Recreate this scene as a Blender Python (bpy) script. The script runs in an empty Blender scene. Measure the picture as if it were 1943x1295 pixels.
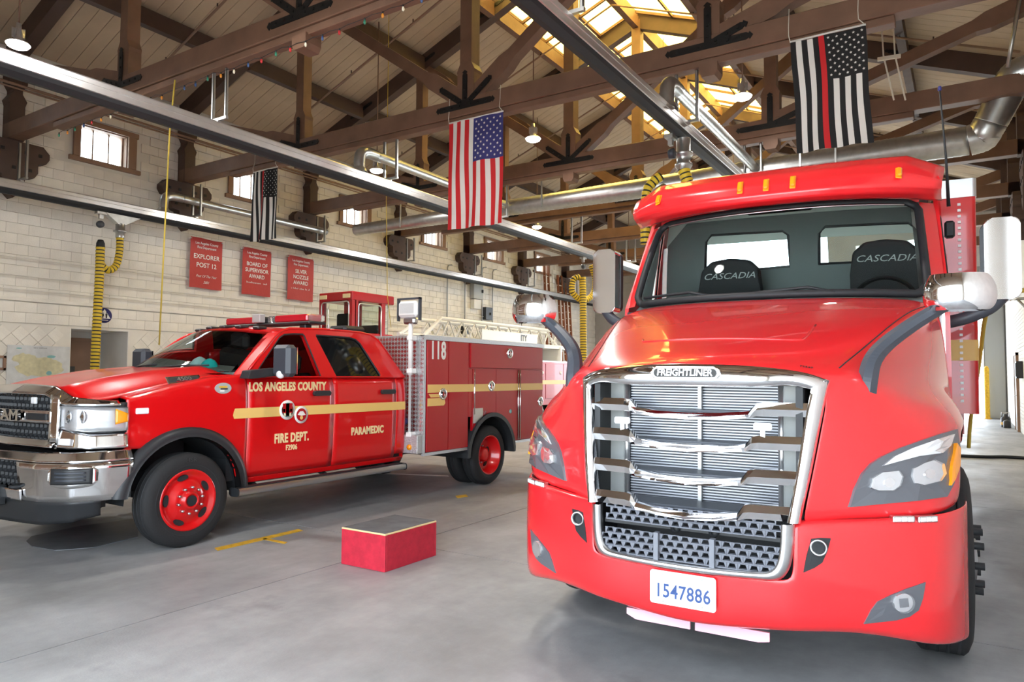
import bpy, bmesh, math, random
from mathutils import Vector, Matrix
from mathutils.bvhtree import BVHTree
random.seed(7)
SC = bpy.context.scene
COL = SC.collection
# ------------------------------------------------------------------ camera
IMW, IMH, FPX = 1943, 1295, 1351.7
YAW, PITCH, ROLL, CAMH = math.radians(32.53), math.radians(2.785), math.radians(.307), 1.5
FW = Vector((-math.sin(YAW)*math.cos(PITCH), math.cos(YAW)*math.cos(PITCH), math.sin(PITCH)))
_r = Vector((math.cos(YAW), math.sin(YAW), 0)); _u = _r.cross(FW)
RT = math.cos(ROLL)*_r + math.sin(ROLL)*_u
UP = -math.sin(ROLL)*_r + math.cos(ROLL)*_u
CAM0 = Vector((0, 0, CAMH))
cd = bpy.data.cameras.new('camera'); cam = bpy.data.objects.new('camera', cd); COL.objects.link(cam)
cd.sensor_width = 36; cd.lens = FPX/IMW*36; cd.clip_start = .05; cd.clip_end = 400
M = Matrix((RT, UP, -FW)).transposed().to_4x4(); M.translation = CAM0
cam.matrix_world = M; SC.camera = cam
def ray(x, y): return (FW + RT*((x-IMW/2)/FPX) - UP*((y-IMH/2)/FPX))
def onx(x, y, X): d = ray(x, y); return CAM0 + d*(X/d.x)
def ony(x, y, Y): d = ray(x, y); return CAM0 + d*(Y/d.y)
def onz(x, y, Z=0): d = ray(x, y); return CAM0 + d*((Z-CAMH)/d.z)
# ------------------------------------------------------------------ world, sun, exposure
wd = bpy.data.worlds.new('sky'); SC.world = wd; wd.use_nodes = True
nt = wd.node_tree; nt.nodes.clear()
wo = nt.nodes.new('ShaderNodeOutputWorld'); bg = nt.nodes.new('ShaderNodeBackground')
bg.inputs[0].default_value = (.80, .90, 1.0, 1); bg.inputs[1].default_value = SKY_STRENGTH = 7.6
nt.links.new(bg.outputs[0], wo.inputs[0])
sl = bpy.data.lights.new('sun', 'SUN'); sl.energy = 18.0; sl.angle = math.radians(1.0); sl.color = (1, .95, .86)
so = bpy.data.objects.new('sun', sl); COL.objects.link(so); so.location = (8, 0, 30)
so.rotation_euler = Vector((-.50, -.10, -.86)).to_track_quat('-Z', 'Y').to_euler()
SC.view_settings.view_transform = 'Standard'; SC.view_settings.look = 'None'
SC.view_settings.exposure = 0.35; SC.view_settings.gamma = 1; SC.view_settings.use_curve_mapping = False
# ------------------------------------------------------------------ materials
MATS = {}
def mat(name, col, rough=.5, metal=0., coat=0., var=0., vscale=4., bump=0., bscale=30., emit=None, estr=0., trans=0., alpha=1., ior=1.45, stretch=None, spec=None):
    m = bpy.data.materials.new(name); m.use_nodes = True; n = m.node_tree.nodes; l = m.node_tree.links
    p = n['Principled BSDF']; c = tuple(col)+(1,)
    p.inputs['Base Color'].default_value = c; p.inputs['Roughness'].default_value = rough; p.inputs['Metallic'].default_value = metal
    p.inputs['Coat Weight'].default_value = coat; p.inputs['Coat Roughness'].default_value = .03
    p.inputs['Transmission Weight'].default_value = trans; p.inputs['Alpha'].default_value = alpha; p.inputs['IOR'].default_value = ior
    if spec is not None: p.inputs['Specular IOR Level'].default_value = spec
    if emit: p.inputs['Emission Color'].default_value = tuple(emit)+(1,); p.inputs['Emission Strength'].default_value = estr
    if var or bump:
        tc = n.new('ShaderNodeTexCoord'); src = tc.outputs['Object']
        if stretch:
            mp = n.new('ShaderNodeMapping'); mp.inputs['Scale'].default_value = stretch; l.new(src, mp.inputs[0]); src = mp.outputs[0]
    if var:
        no = n.new('ShaderNodeTexNoise'); no.inputs['Scale'].default_value = vscale; no.inputs['Detail'].default_value = 5
        l.new(src, no.inputs['Vector'])
        rp = n.new('ShaderNodeMapRange'); rp.inputs[1].default_value = .3; rp.inputs[2].default_value = .7; rp.inputs[3].default_value = 1-var; rp.inputs[4].default_value = 1+var
        l.new(no.outputs[0], rp.inputs[0])
        mx = n.new('ShaderNodeMix'); mx.data_type = 'RGBA'; mx.blend_type = 'MULTIPLY'; mx.inputs[0].default_value = 1
        mx.inputs[6].default_value = c; l.new(rp.outputs[0], mx.inputs[7]); l.new(mx.outputs[2], p.inputs['Base Color'])
    if bump:
        nb = n.new('ShaderNodeTexNoise'); nb.inputs['Scale'].default_value = bscale; nb.inputs['Detail'].default_value = 4
        l.new(src, nb.inputs['Vector'])
        b = n.new('ShaderNodeBump'); b.inputs['Strength'].default_value = bump; b.inputs['Distance'].default_value = .02
        l.new(nb.outputs[0], b.inputs['Height']); l.new(b.outputs[0], p.inputs['Normal'])
    MATS[name] = m; return m
def _concrete():
    m = mat('concrete', (.34, .345, .35), .5, bump=.06, bscale=70); n = m.node_tree.nodes; l = m.node_tree.links; p = n['Principled BSDF']
    tc = n.new('ShaderNodeTexCoord'); src = tc.outputs['Object']; fac = None
    def nz(scale, stretch, lo, hi, a, b, det=6):
        mp = n.new('ShaderNodeMapping'); mp.inputs['Scale'].default_value = stretch; l.new(src, mp.inputs[0])
        t = n.new('ShaderNodeTexNoise'); t.inputs['Scale'].default_value = scale; t.inputs['Detail'].default_value = det; t.inputs['Roughness'].default_value = .62; l.new(mp.outputs[0], t.inputs['Vector'])
        r = n.new('ShaderNodeMapRange'); r.inputs[1].default_value = lo; r.inputs[2].default_value = hi; r.inputs[3].default_value = a; r.inputs[4].default_value = b; l.new(t.outputs[0], r.inputs[0]); return r.outputs[0]
    def mul(a, b):
        k = n.new('ShaderNodeMath'); k.operation = 'MULTIPLY'; l.new(a, k.inputs[0]); l.new(b, k.inputs[1]); return k.outputs[0]
    v = mul(mul(nz(.45, (1, 1, 1), .35, .65, .72, 1.15), nz(2.2, (1, .35, 1), .3, .7, .82, 1.12)), mul(nz(9, (1, 1, 1), .3, .7, .92, 1.06), nz(1.1, (1, 1, 1), .62, .72, 1.0, .72)))
    cr = n.new('ShaderNodeCombineColor'); 
    for k, q in enumerate((.315, .32, .326)):
        mm = n.new('ShaderNodeMath'); mm.operation = 'MULTIPLY'; mm.inputs[1].default_value = q; l.new(v, mm.inputs[0]); l.new(mm.outputs[0], cr.inputs[k])
    l.new(cr.outputs[0], p.inputs['Base Color']); l.new(nz(1.7, (1, .5, 1), .3, .7, .38, .62), p.inputs['Roughness'])
_concrete()
mat('concrete_dark', (.27, .27, .275), .5, var=.25, vscale=1.3, bump=.08, bscale=60)
mat('apron', (.52, .52, .50), .9)
mat('block_paint', (.80, .765, .69), .75, var=.07, vscale=2.5, bump=.15, bscale=40)
mat('wall_paint', (.74, .71, .64), .8, var=.06, vscale=2)
mat('white_wall', (.74, .74, .72), .7, var=.06, vscale=2)
mat('grey_wall', (.42, .41, .39), .7, var=.08, vscale=2)
mat('board_paint', (.56, .45, .32), .7, var=.10, vscale=1.6, bump=.1, bscale=20)
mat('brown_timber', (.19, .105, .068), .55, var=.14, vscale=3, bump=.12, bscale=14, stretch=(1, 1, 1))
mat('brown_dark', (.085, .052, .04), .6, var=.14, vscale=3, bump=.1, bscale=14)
mat('brown_trim', (.30, .185, .125), .55, var=.08, vscale=3)
mat('iron_black', (.012, .012, .012), .45, bump=.1, bscale=40)
mat('galv', (.50, .51, .50), .33, .9, var=.12, vscale=9)
mat('strut', (.42, .43, .43), .4, .8)
mat('aluminium', (.78, .78, .79), .28, .85, var=.05, vscale=6)
mat('rubber', (.018, .02, .023), .55)
mat('black_plastic', (.025, .027, .03), .42)
mat('grey_plastic', (.05, .057, .072), .42)
mat('glass', (.9, .95, .93), .02, trans=1., ior=1.1)
mat('white_paint', (.85, .85, .83), .45)
mat('yellow_hose', (.72, .50, .03), .5)
mat('rope_yellow', (.70, .52, .08), .8)
mat('rope_white', (.75, .72, .62), .9)
mat('lamp_glow', (1, 1, 1), .4, emit=(1, .98, .93), estr=18)
mat('wood_ladder', (.26, .085, .03), .45, var=.15, vscale=6)
mat('rung', (.75, .70, .58), .5)
mat('banner_red', (.50, .045, .035), .5, bump=.25, bscale=9)
mat('print_white', (.82, .80, .76), .6)
mat('print_black', (.02, .02, .02), .5)
mat('flag_red', (.62, .02, .025), .75)
mat('flag_white', (.80, .78, .74), .75)
mat('flag_navy', (.045, .045, .19), .75)
mat('flag_black', (.014, .014, .015), .75)
mat('sign_blue', (.03, .03, .16), .4)
mat('paint_yellow', (.72, .43, .03), .7, var=.2, vscale=14)
mat('stripe_yellow', (.83, .55, .17), .4)
mat('letter_cream', (.86, .68, .36), .4)
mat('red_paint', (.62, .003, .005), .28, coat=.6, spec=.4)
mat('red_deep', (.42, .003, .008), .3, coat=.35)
mat('red_truck', (.78, .020, .026), .26, coat=.6)
mat('red_box', (.56, .02, .045), .6, var=.12, vscale=18, bump=.15, bscale=60)
mat('box_top', (.10, .105, .115), .8, var=.25, vscale=9)
mat('chrome', (.86, .86, .87), .06, 1.0)
mat('satin', (.62, .63, .64), .3, 1.0)
mat('tyre', (.017, .017, .018), .75, bump=.1, bscale=60)
mat('dark_glass', (.006, .008, .009), .03, coat=.5)
mat('tint_glass', (.70, .82, .78), .02, trans=1., ior=1.12)
mat('lens', (.95, .96, .97), .03, trans=.93, ior=1.15)
mat('lamp_reflector', (.72, .73, .75), .3, .8)
mat('amber', (.95, .33, .01), .15, coat=.5)
mat('red_lens', (.70, .01, .03), .12, trans=.35, coat=.6)
mat('interior', (.14, .16, .155), .7)
mat('interior_light', (.55, .60, .56), .7)
mat('seat', (.012, .012, .014), .7)
mat('teal', (.01, .52, .50), .6)
mat('mask_pale', (.45, .68, .66), .7)
mat('panel_grey', (.40, .42, .41), .5)
mat('map_paper', (.66, .68, .68), .6, var=.08, vscale=8)
mat('map_land', (.66, .62, .40), .6, var=.12, vscale=12)
mat('map_teal', (.25, .52, .52), .6)
mat('fin', (.42, .44, .48), .4, .5)
mat('pink', (.90, .45, .55), .4)
mat('reflect_white', (.85, .86, .88), .25)
def _skylight():
    m = bpy.data.materials.new('skylight_panel'); m.use_nodes = True; n = m.node_tree.nodes; l = m.node_tree.links
    n.clear(); o = n.new('ShaderNodeOutputMaterial'); t = n.new('ShaderNodeBsdfTranslucent'); d = n.new('ShaderNodeBsdfDiffuse'); a = n.new('ShaderNodeMixShader')
    t.inputs[0].default_value = (.95, .78, .36, 1); d.inputs[0].default_value = (.75, .62, .3, 1); a.inputs[0].default_value = .15
    l.new(t.outputs[0], a.inputs[1]); l.new(d.outputs[0], a.inputs[2]); l.new(a.outputs[0], o.inputs[0]); MATS['skylight_panel'] = m
_skylight()
def _diamond():
    m = mat('diamond_plate', (.62, .63, .65), .28, .95); n = m.node_tree.nodes; l = m.node_tree.links; p = n['Principled BSDF']
    tc = n.new('ShaderNodeTexCoord'); mp = n.new('ShaderNodeMapping'); mp.inputs['Rotation'].default_value = (0, math.radians(45), 0); mp.inputs['Scale'].default_value = (28, .01, 28)
    l.new(tc.outputs['Object'], mp.inputs[0]); ch = n.new('ShaderNodeTexChecker'); ch.inputs['Scale'].default_value = 1
    l.new(mp.outputs[0], ch.inputs[0]); b = n.new('ShaderNodeBump'); b.inputs['Strength'].default_value = .9; b.inputs['Distance'].default_value = .004
    l.new(ch.outputs['Fac'], b.inputs['Height']); l.new(b.outputs[0], p.inputs['Normal'])
    r = n.new('ShaderNodeMapRange'); r.inputs[3].default_value = .22; r.inputs[4].default_value = .5; l.new(ch.outputs['Fac'], r.inputs[0]); l.new(r.outputs[0], p.inputs['Roughness'])
_diamond()
# ------------------------------------------------------------------ object helpers
ORG = {}
def root(name, label, cat, loc=(0, 0, 0), rot=(0, 0, 0), group=None, kind=None):
    o = bpy.data.objects.new(name, None); COL.objects.link(o); o.location = loc; o.rotation_euler = rot; o.empty_display_size = .1
    tag(o, label, cat, group, kind); ORG[o.name] = Vector(loc); return o
def tag(o, label=None, cat=None, group=None, kind=None):
    if label: o['label'] = label
    if cat: o['category'] = cat
    if group: o['group'] = group
    if kind: o['kind'] = kind
    return o
def link(name, me, m, parent=None, smooth=False):
    o = bpy.data.objects.new(name, me); COL.objects.link(o)
    if m is not None and not me.materials:
        for k in (m if isinstance(m, (list, tuple)) else [m]): me.materials.append(MATS[k])
    if parent is not None: o.parent = parent
    if smooth: me.polygons.foreach_set('use_smooth', [True]*len(me.polygons))
    return o
def wo_(parent):   # world offset of a building thing (roots without rotation)
    p = parent
    while p is not None:
        if p.name in ORG: return ORG[p.name]
        p = p.parent
    return Vector()
def mesh(name, vs, fs, m, parent=None, smooth=False, world=False, mi=None):
    off = wo_(parent) if world else Vector()
    me = bpy.data.meshes.new(name); me.from_pydata([tuple(Vector(v)-off) for v in vs], [], fs); me.validate(); me.update()
    o = link(name, me, m, parent, smooth)
    if mi: me.polygons.foreach_set('material_index', mi)
    return o
BOXF = [(0, 1, 3, 2), (4, 6, 7, 5), (0, 4, 5, 1), (2, 3, 7, 6), (0, 2, 6, 4), (1, 5, 7, 3)]
def bm_obj(name, bm, m, parent=None, smooth=False, off=None):
    if off is not None: bmesh.ops.translate(bm, verts=bm.verts, vec=-off)
    bmesh.ops.recalc_face_normals(bm, faces=bm.faces)
    me = bpy.data.meshes.new(name); bm.to_mesh(me); bm.free(); return link(name, me, m, parent, smooth)
def add_box(bm, lo, hi, bev=0.):
    vs = [bm.verts.new((x, y, z)) for x in (lo[0], hi[0]) for y in (lo[1], hi[1]) for z in (lo[2], hi[2])]
    fs = [bm.faces.new([vs[i] for i in f]) for f in BOXF]
    if bev > 0:
        es = list({e for f in fs for e in f.edges}); bmesh.ops.bevel(bm, geom=es, offset=bev, segments=1, affect='EDGES', profile=.5)
def box(name, lo, hi, m, parent=None, bev=0., world=False, smooth=False):
    bm = bmesh.new(); add_box(bm, lo, hi, bev); return bm_obj(name, bm, m, parent, smooth, wo_(parent) if world else None)
def boxes(name, lst, m, parent=None, bev=0., world=False):
    bm = bmesh.new()
    for lo, hi in lst: add_box(bm, lo, hi, bev)
    return bm_obj(name, bm, m, parent, False, wo_(parent) if world else None)
def add_beam(bm, a, b, w, h, up=(0, 0, 1)):
    a, b = Vector(a), Vector(b); d = (b-a).normalized(); u = Vector(up)
    s = d.cross(u)
    if s.length < 1e-4: s = d.cross(Vector((1, 0, 0)))
    s.normalize(); t = s.cross(d)
    vs = [bm.verts.new(p + s*(i*w/2) + t*(j*h/2)) for p in (a, b) for i in (-1, 1) for j in (-1, 1)]
    for f in BOXF: bm.faces.new([vs[i] for i in f])
def beam(name, a, b, w, h, m, parent=None, up=(0, 0, 1), world=False):
    bm = bmesh.new(); add_beam(bm, a, b, w, h, up); return bm_obj(name, bm, m, parent, False, wo_(parent) if world else None)
def add_tube(bm, pts, r, n=10, cap=True, radii=None):
    pts = [Vector(p) for p in pts]; rings = []; prev = None
    for i, p in enumerate(pts):
        d = (pts[min(i+1, len(pts)-1)] - pts[max(i-1, 0)]).normalized()
        if prev is None:
            s = d.orthogonal().normalized()
        else:
            s = prev - d*prev.dot(d)
            s = s.normalized() if s.length > 1e-5 else d.orthogonal().normalized()
        prev = s; t = d.cross(s); rr = radii[i] if radii else r
        rings.append([bm.verts.new(p + (s*math.cos(2*math.pi*k/n) + t*math.sin(2*math.pi*k/n))*rr) for k in range(n)])
    for a, b in zip(rings, rings[1:]):
        for k in range(n): bm.faces.new((a[k], a[(k+1) % n], b[(k+1) % n], b[k]))
    if cap: bm.faces.new(rings[0][::-1]); bm.faces.new(rings[-1])
def tube(name, pts, r, m, parent=None, n=10, world=False, radii=None, smooth=True):
    bm = bmesh.new(); add_tube(bm, pts, r, n, True, radii); return bm_obj(name, bm, m, parent, smooth, wo_(parent) if world else None)
def curve_pts(pts, n=8):   # Catmull-Rom
    pts = [Vector(p) for p in pts]; P = [pts[0]*2-pts[1]] + pts + [pts[-1]*2-pts[-2]]; out = []
    for i in range(1, len(P)-2):
        for k in range(n):
            t = k/n; a, b, c, d = P[i-1:i+3]
            out.append(.5*((2*b) + (c-a)*t + (2*a-5*b+4*c-d)*t*t + (3*b-a-3*c+d)*t**3))
    out.append(pts[-1]); return out
def add_lathe(bm, prof, axis='x', n=32, c=(0, 0, 0)):   # prof: (offset along axis, radius)
    rings = []
    for a, r in prof:
        ring = []
        for k in range(n):
            s, t = r*math.cos(2*math.pi*k/n), r*math.sin(2*math.pi*k/n)
            v = {'x': (a, s, t), 'y': (s, a, t), 'z': (s, t, a)}[axis]
            ring.append(bm.verts.new((v[0]+c[0], v[1]+c[1], v[2]+c[2])))
        rings.append(ring)
    for a, b in zip(rings, rings[1:]):
        for k in range(n): bm.faces.new((a[k], a[(k+1) % n], b[(k+1) % n], b[k]))
    return rings
def lathe(name, prof, m, parent=None, axis='x', n=32, c=(0, 0, 0), smooth=True, world=False, cap=False):
    bm = bmesh.new(); rg = add_lathe(bm, prof, axis, n, c)
    if cap:
        bm.faces.new(rg[0]); bm.faces.new(rg[-1])
    return bm_obj(name, bm, m, parent, smooth, wo_(parent) if world else None)
def prism(name, poly, axis, a, b, m, parent=None, world=False, bev=0.):
    """poly of 2D points in the plane normal to axis (x:(y,z), y:(x,z), z:(x,y)) extruded from a to b"""
    def P(p, t): return {'x': (t, p[0], p[1]), 'y': (p[0], t, p[1]), 'z': (p[0], p[1], t)}[axis]
    bm = bmesh.new(); A = [bm.verts.new(P(p, a)) for p in poly]; B = [bm.verts.new(P(p, b)) for p in poly]; n = len(poly)
    bm.faces.new(A); bm.faces.new(B[::-1])
    for i in range(n): bm.faces.new((A[i], A[(i+1) % n], B[(i+1) % n], B[i]))
    if bev: bmesh.ops.bevel(bm, geom=list(bm.edges), offset=bev, segments=2, affect='EDGES', profile=.5)
    return bm_obj(name, bm, m, parent, False, wo_(parent) if world else None)
def rrect(x0, x1, y0, y1, r, n=5):
    out = []
    for cx, cy, a0 in ((x1-r, y1-r, 0), (x0+r, y1-r, 90), (x0+r, y0+r, 180), (x1-r, y0+r, 270)):
        for k in range(n+1):
            a = math.radians(a0+90*k/n); out.append((cx+r*math.cos(a), cy+r*math.sin(a)))
    return out
def text(name, s, size, m, parent, mw, extrude=.002, sx=1., align='CENTER', space=1., bold=0., shear=0.):
    cu = bpy.data.curves.new(name, 'FONT'); cu.body = s; cu.size = size; cu.extrude = extrude; cu.align_x = align; cu.align_y = 'CENTER'
    cu.space_character = space; cu.offset = bold; cu.shear = shear; cu.resolution_u = 3
    t = bpy.data.objects.new(name, cu); COL.objects.link(t); bpy.context.view_layer.update()
    me = bpy.data.meshes.new_from_object(t.evaluated_get(bpy.context.evaluated_depsgraph_get())); bpy.data.objects.remove(t); bpy.data.curves.remove(cu)
    me.transform(Matrix.Diagonal((sx, 1, 1, 1))); me.transform(mw); me.name = name; me.materials.clear()
    return link(name, me, m, parent)
def frame(o, ex, ey, ez):   # matrix with given axes
    mm = Matrix((Vector(ex), Vector(ey), Vector(ez))).transposed().to_4x4(); mm.translation = Vector(o); return mm
def copy_tree(o, parent=None):
    c = o.copy(); COL.objects.link(c); c.parent = parent
    if o.name in ORG: ORG[c.name] = Vector(o.location)
    for ch in list(o.children): copy_tree(ch, c)
    return c
def subsurf(o, lv=2):
    s = o.modifiers.new('smooth', 'SUBSURF'); s.levels = lv; s.render_levels = lv; return o
# ================================================================== building
XL, XR, YF, YB = -15.5, 1.25, -1.0, 32.0
RID = -7.15; ZE, SLOPE = 7.83, .39
def roofz(x): return ZE + SLOPE*(x-XL) if x <= RID else ZE + SLOPE*(XR-x+ (2*RID-XL-XR))
def roofz(x): return ZE + SLOPE*((RID-XL) - abs(x-RID))
TY = [2.5, 6.2, 9.8, 13.55, 17.3, 21.05, 24.8, 28.55]
# floor of jointed slabs
fl = root('floor', 'grey worn concrete floor cut into large slabs', None, (0, 0, 0), kind='structure')
xs = [XL, -12.6, -8.4, -4.25, -.02+1.27]; ys = [YF, 4.9, 10.0, 15.0, 20.0, 25.0, YB]
box('subfloor', (XL-.3, YF-.2, -.3), (XR+.3, YB+.3, -.06), 'concrete_dark', fl)
for i in range(4):
    for j in range(6):
        box('slab', (xs[i]+.005, ys[j]+.005, -.08), (xs[i+1]-.005, ys[j+1]-.005, 0), 'concrete', fl)
ap = box('apron_ground', (-60, -60, -.12), (60, YF-.02, -.03), 'apron'); tag(ap, 'pale concrete apron outside the open bays', None, kind='structure')
ap = box('rear_ground', (-60, YB+.3, -.12), (60, 90, -.03), 'apron'); tag(ap, 'sunlit paving outside the far bay door', None, kind='structure')
# ---- left wall with clerestory windows and recess
wl = root('wall_left', 'cream painted block side wall with high windows', None, (XL, 0, 0), kind='structure')
WINC = [(TY[i]+TY[i+1])/2 for i in range(0, 7)]
WZ0, WZ1, WHW = 6.02, 6.72, .5
OP = (7.45, 8.65, 2.43)
lst = [((XL-.35, YF, -.3), (XL-.02, OP[0], WZ0)), ((XL-.35, OP[1], -.3), (XL-.02, YB, WZ0)), ((XL-.35, OP[0], OP[2]), (XL-.02, OP[1], WZ0)), ((XL-.35, YF, WZ1), (XL-.02, YB, ZE+.1))]
e = [YF] + [v for c in WINC for v in (c-WHW, c+WHW)] + [YB]
for a, b in zip(e[::2], e[1::2]): lst.append(((XL-.35, a, WZ0), (XL-.02, b, WZ1)))
boxes('wall_core', lst, 'wall_paint', wl, world=True)
box('wall_ledge', (XL-.02, YF, 2.90), (XL+.035, YB, 2.98), 'block_paint', wl, bev=.01, world=True)
BL, BH, GAP = .4, .2047, .005
cand = []
r = 0; z = 2.98
while z+BH < ZE+.05:
    y = YF + (BL/2 if r % 2 else 0)
    while y+BL < YB:
        ok = True
        for c in WINC:
            if y < c+.78 and y+BL > c-.78 and z < 6.84 and z+BH > 5.9: ok = False
        if ok: cand.append((y, z))
        y += BL
    z += BH; r += 1
for (y0, z0) in [(YF + k*BL + (.2 if q else 0), 2.48+q*.2047) for q in (0, 1) for k in range(int((YB-YF)/BL)-1)]: cand.append((y0, z0))
def inframe(p):
    v = Vector(p)-CAM0; d = v.dot(FW)
    return d > 0 and abs(v.dot(RT)/d*FPX) < IMW/2+20 and abs(v.dot(UP)/d*FPX) < IMH/2+20
cand.sort(key=lambda q: (0 if (inframe((XL, q[0]+.2, q[1]+.1)) and q[1] < 5.9) else 1, q[0]))
bm = bmesh.new(); add_box(bm, (-.04, 0, 0), (.006, BL-.0025, BH-GAP), .003)
blk0 = bm_obj('block', bm, 'block_paint', wl); first = True
for (y, z) in cand[:300]:
    o = blk0 if first else blk0.copy()
    if not first: COL.objects.link(o)
    o.location = (0, y, z); first = False
vs, fs = [], []
for (y, z) in cand[300:]:
    b = len(vs)
    for (dx, i) in ((-.03, 0.), (.006, .003)):
        vs += [(dx, y+i, z+i), (dx, y+BL-.0025-i, z+i), (dx, y+BL-.0025-i, z+BH-GAP-i), (dx, y+i, z+BH-GAP-i)]
    fs += [(b+4, b+5, b+6, b+7), (b, b+1, b+5, b+4), (b+1, b+2, b+6, b+5), (b+2, b+3, b+7, b+6), (b+3, b, b+4, b+7)]
tag(mesh('distant_blocks', vs, fs, 'block_paint', wl), kind='stuff')
bm = bmesh.new(); d = .155
vv = [bm.verts.new((.0015, a, b)) for a, b in ((0, -d), (d, 0), (0, d), (-d, 0))] + [bm.verts.new((-.03, a, b)) for a, b in ((0, -d-.004), (d+.004, 0), (0, d+.004), (-d-.004, 0))]
bm.faces.new(vv[:4])
for k in range(4): bm.faces.new((vv[k], vv[k+4], vv[(k+1) % 4+4], vv[(k+1) % 4]))
t0 = None
for i in range(40):
    for j in range(12):
        y = 5.4 + i*.16; z = 1.15 + j*.16
        if (i+j) % 2 or z > 2.33 or (OP[0]-.17 < y < OP[1]+.17): continue
        if t0 is None: t0 = o = bm_obj('tile', bm, 'block_paint', wl)
        else: o = t0.copy(); COL.objects.link(o)
        o.location = (0, y, z)
# recess and restroom door
rc = root('door_1', 'brown restroom door inside a white recess', None, (XL-1.0, 8.0, 0), kind='structure')
boxes('recess_lining', [((XL-1.25, OP[0]-.1, -.3), (XL-.01, OP[1]+.1, 0)), ((XL-1.15, OP[0]-.1, 0), (XL-.021, OP[0]+.012, OP[2]+.0)), ((XL-1.15, OP[1]-.012, 0), (XL-.021, OP[1]+.1, OP[2]+.0)), ((XL-1.15, OP[0]-.1, OP[2]-.012), (XL-.021, OP[1]+.1, OP[2]+.1)), ((XL-1.25, OP[0]-.1, 0), (XL-1.12, OP[1]+.1, OP[2]+.1))], 'white_wall', rc, world=True)
dl = box('door_leaf', (XL-1.1, 7.5, .01), (XL-1.04, 8.42, 2.2), 'brown_trim', rc, world=True)
box('vision_panel', (XL-1.045, 7.78, 1.1), (XL-1.03, 8.05, 1.65), 'dark_glass', dl, world=True)
boxes('door_frame', [((XL-1.11, 7.46, 0), (XL-1.0, 7.5, 2.26)), ((XL-1.11, 8.42, 0), (XL-1.0, 8.5, 2.26)), ((XL-1.11, 7.46, 2.2), (XL-1.0, 8.5, 2.28))], 'brown_trim', rc, world=True)
# windows
for i, c in enumerate(WINC):
    w = root('window_%d' % (i+1), 'small high window with brown frame', None, (XL, c, WZ0), kind='structure')
    boxes('window_frame', [((XL-.1, c-.72, WZ0-.1), (XL+.05, c+.78, WZ0-.005)), ((XL-.02, c-.66, WZ1), (XL+.045, c+.72, WZ1+.11)), ((XL-.02, c-.64, WZ0), (XL+.04, c-WHW, WZ1)), ((XL-.02, c+WHW, WZ0), (XL+.04, c+.68, WZ1)),
        ((XL-.3, c-WHW, WZ1-.02), (XL-.02, c+WHW, WZ1)), ((XL-.3, c+WHW-.02, WZ0), (XL-.02, c+WHW, WZ1))], 'brown_trim', w, bev=.006, world=True)
    boxes('mullion', [((XL-.2, c-WHW+.333*k-.012, WZ0), (XL-.16, c-WHW+.333*k+.012, WZ1)) for k in (1, 2)] + [((XL-.2, c-WHW, WZ0), (XL-.16, c-WHW+.03, WZ1)), ((XL-.2, c+WHW-.05, WZ0), (XL-.16, c+WHW, WZ1)), ((XL-.2, c-WHW, WZ0), (XL-.16, c+WHW, WZ0+.02))], 'brown_trim', w, world=True)
    for k in range(3): box('pane', (XL-.185, c-WHW+.333*k+.012, WZ0+.01), (XL-.178, c-WHW+.333*k+.32, WZ1-.02), 'glass', w, world=True)
# ---- right wall, back wall, front wall behind the camera
wr = root('wall_right', 'white painted brick wall along the right side', None, (XR, 0, 0), kind='structure')
boxes('wall_core', [((XR, YF, -.3), (XR+.3, YB, ZE+.2))], 'white_wall', wr, world=True)
bm = bmesh.new()
o0 = None
for j in range(34):
    for i in range(22):
        y = 17.0 + i*.62 + (.31 if j % 2 else 0)
        bb = [((XR-.012, y, j*.1+.03), (XR+.01, y+.61, j*.1+.122))]
        add_box(bm, *bb[0])
tag(bm_obj('brick_courses', bm, 'white_wall', wr, off=Vector((XR, 0, 0))), kind='stuff')
for k, (y, h) in enumerate(((19.6, 2.15), (24.6, 2.15))):
    d = root('door_%d' % (k+2), 'grey steel side door in the white brick wall', None, (XR, y, 0), kind='structure')
    box('door_leaf', (XR-.06, y, .01), (XR-.013, y+.95, h), 'panel_grey', d, bev=.005, world=True)
    boxes('door_frame', [((XR-.08, y-.08, 0), (XR-.013, y, h+.08)), ((XR-.08, y+.95, 0), (XR-.013, y+1.03, h+.08)), ((XR-.08, y-.08, h), (XR-.013, y+1.03, h+.08))], 'brown_trim' if k else 'panel_grey', d, world=True)
    tube('door_handle', [(XR-.06, y+.1, 1.02), (XR-.12, y+.1, 1.02), (XR-.12, y+.22, 1.02)], .012, 'satin', d, world=True)
wb = root('wall_back', 'far end wall with open bay doorway', None, (RID, YB, 0), kind='structure')
BD = (-4.6, .55, 4.3)
BE = (-9.6, -5.3, 5.7)  # second far opening, added to brighten the view through the semi's rear windows
boxes('wall_core', [((XL-.3, YB, -.3), (BE[0], YB+.3, ZE)), ((BE[0], YB, BE[2]), (BE[1], YB+.3, ZE)), ((BE[1], YB, -.3), (BD[0], YB+.3, ZE)), ((BD[1], YB, -.3), (XR+.3, YB+.3, ZE)), ((BD[0], YB, BD[2]), (BD[1], YB+.3, ZE))], 'grey_wall', wb, world=True)
prism('gable', [(XL-.3, ZE), (XR+.3, ZE), (RID, roofz(RID)+.2)], 'y', YB, YB+.3, 'grey_wall', wb, world=True)
for k in range(20): box('siding_board', (XL, YB-.03, .25+.36*k), (BE[0]-.15, YB, .25+.36*k+.345), 'grey_wall', wb, world=True)
box('upper_panel', (BE[0]-.1, YB-.04, BE[2]+.02), (XR-.02, YB-.005, ZE-.05), 'white_wall', wb, 0, True)
box('door_leaf', (.6, YB-.12, .02), (1.2, YB-.05, 4.2), 'panel_grey', wb, world=True)
wf = root('wall_front', 'front wall with three open bay doorways', None, (RID, YF, 0), kind='structure')
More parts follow.
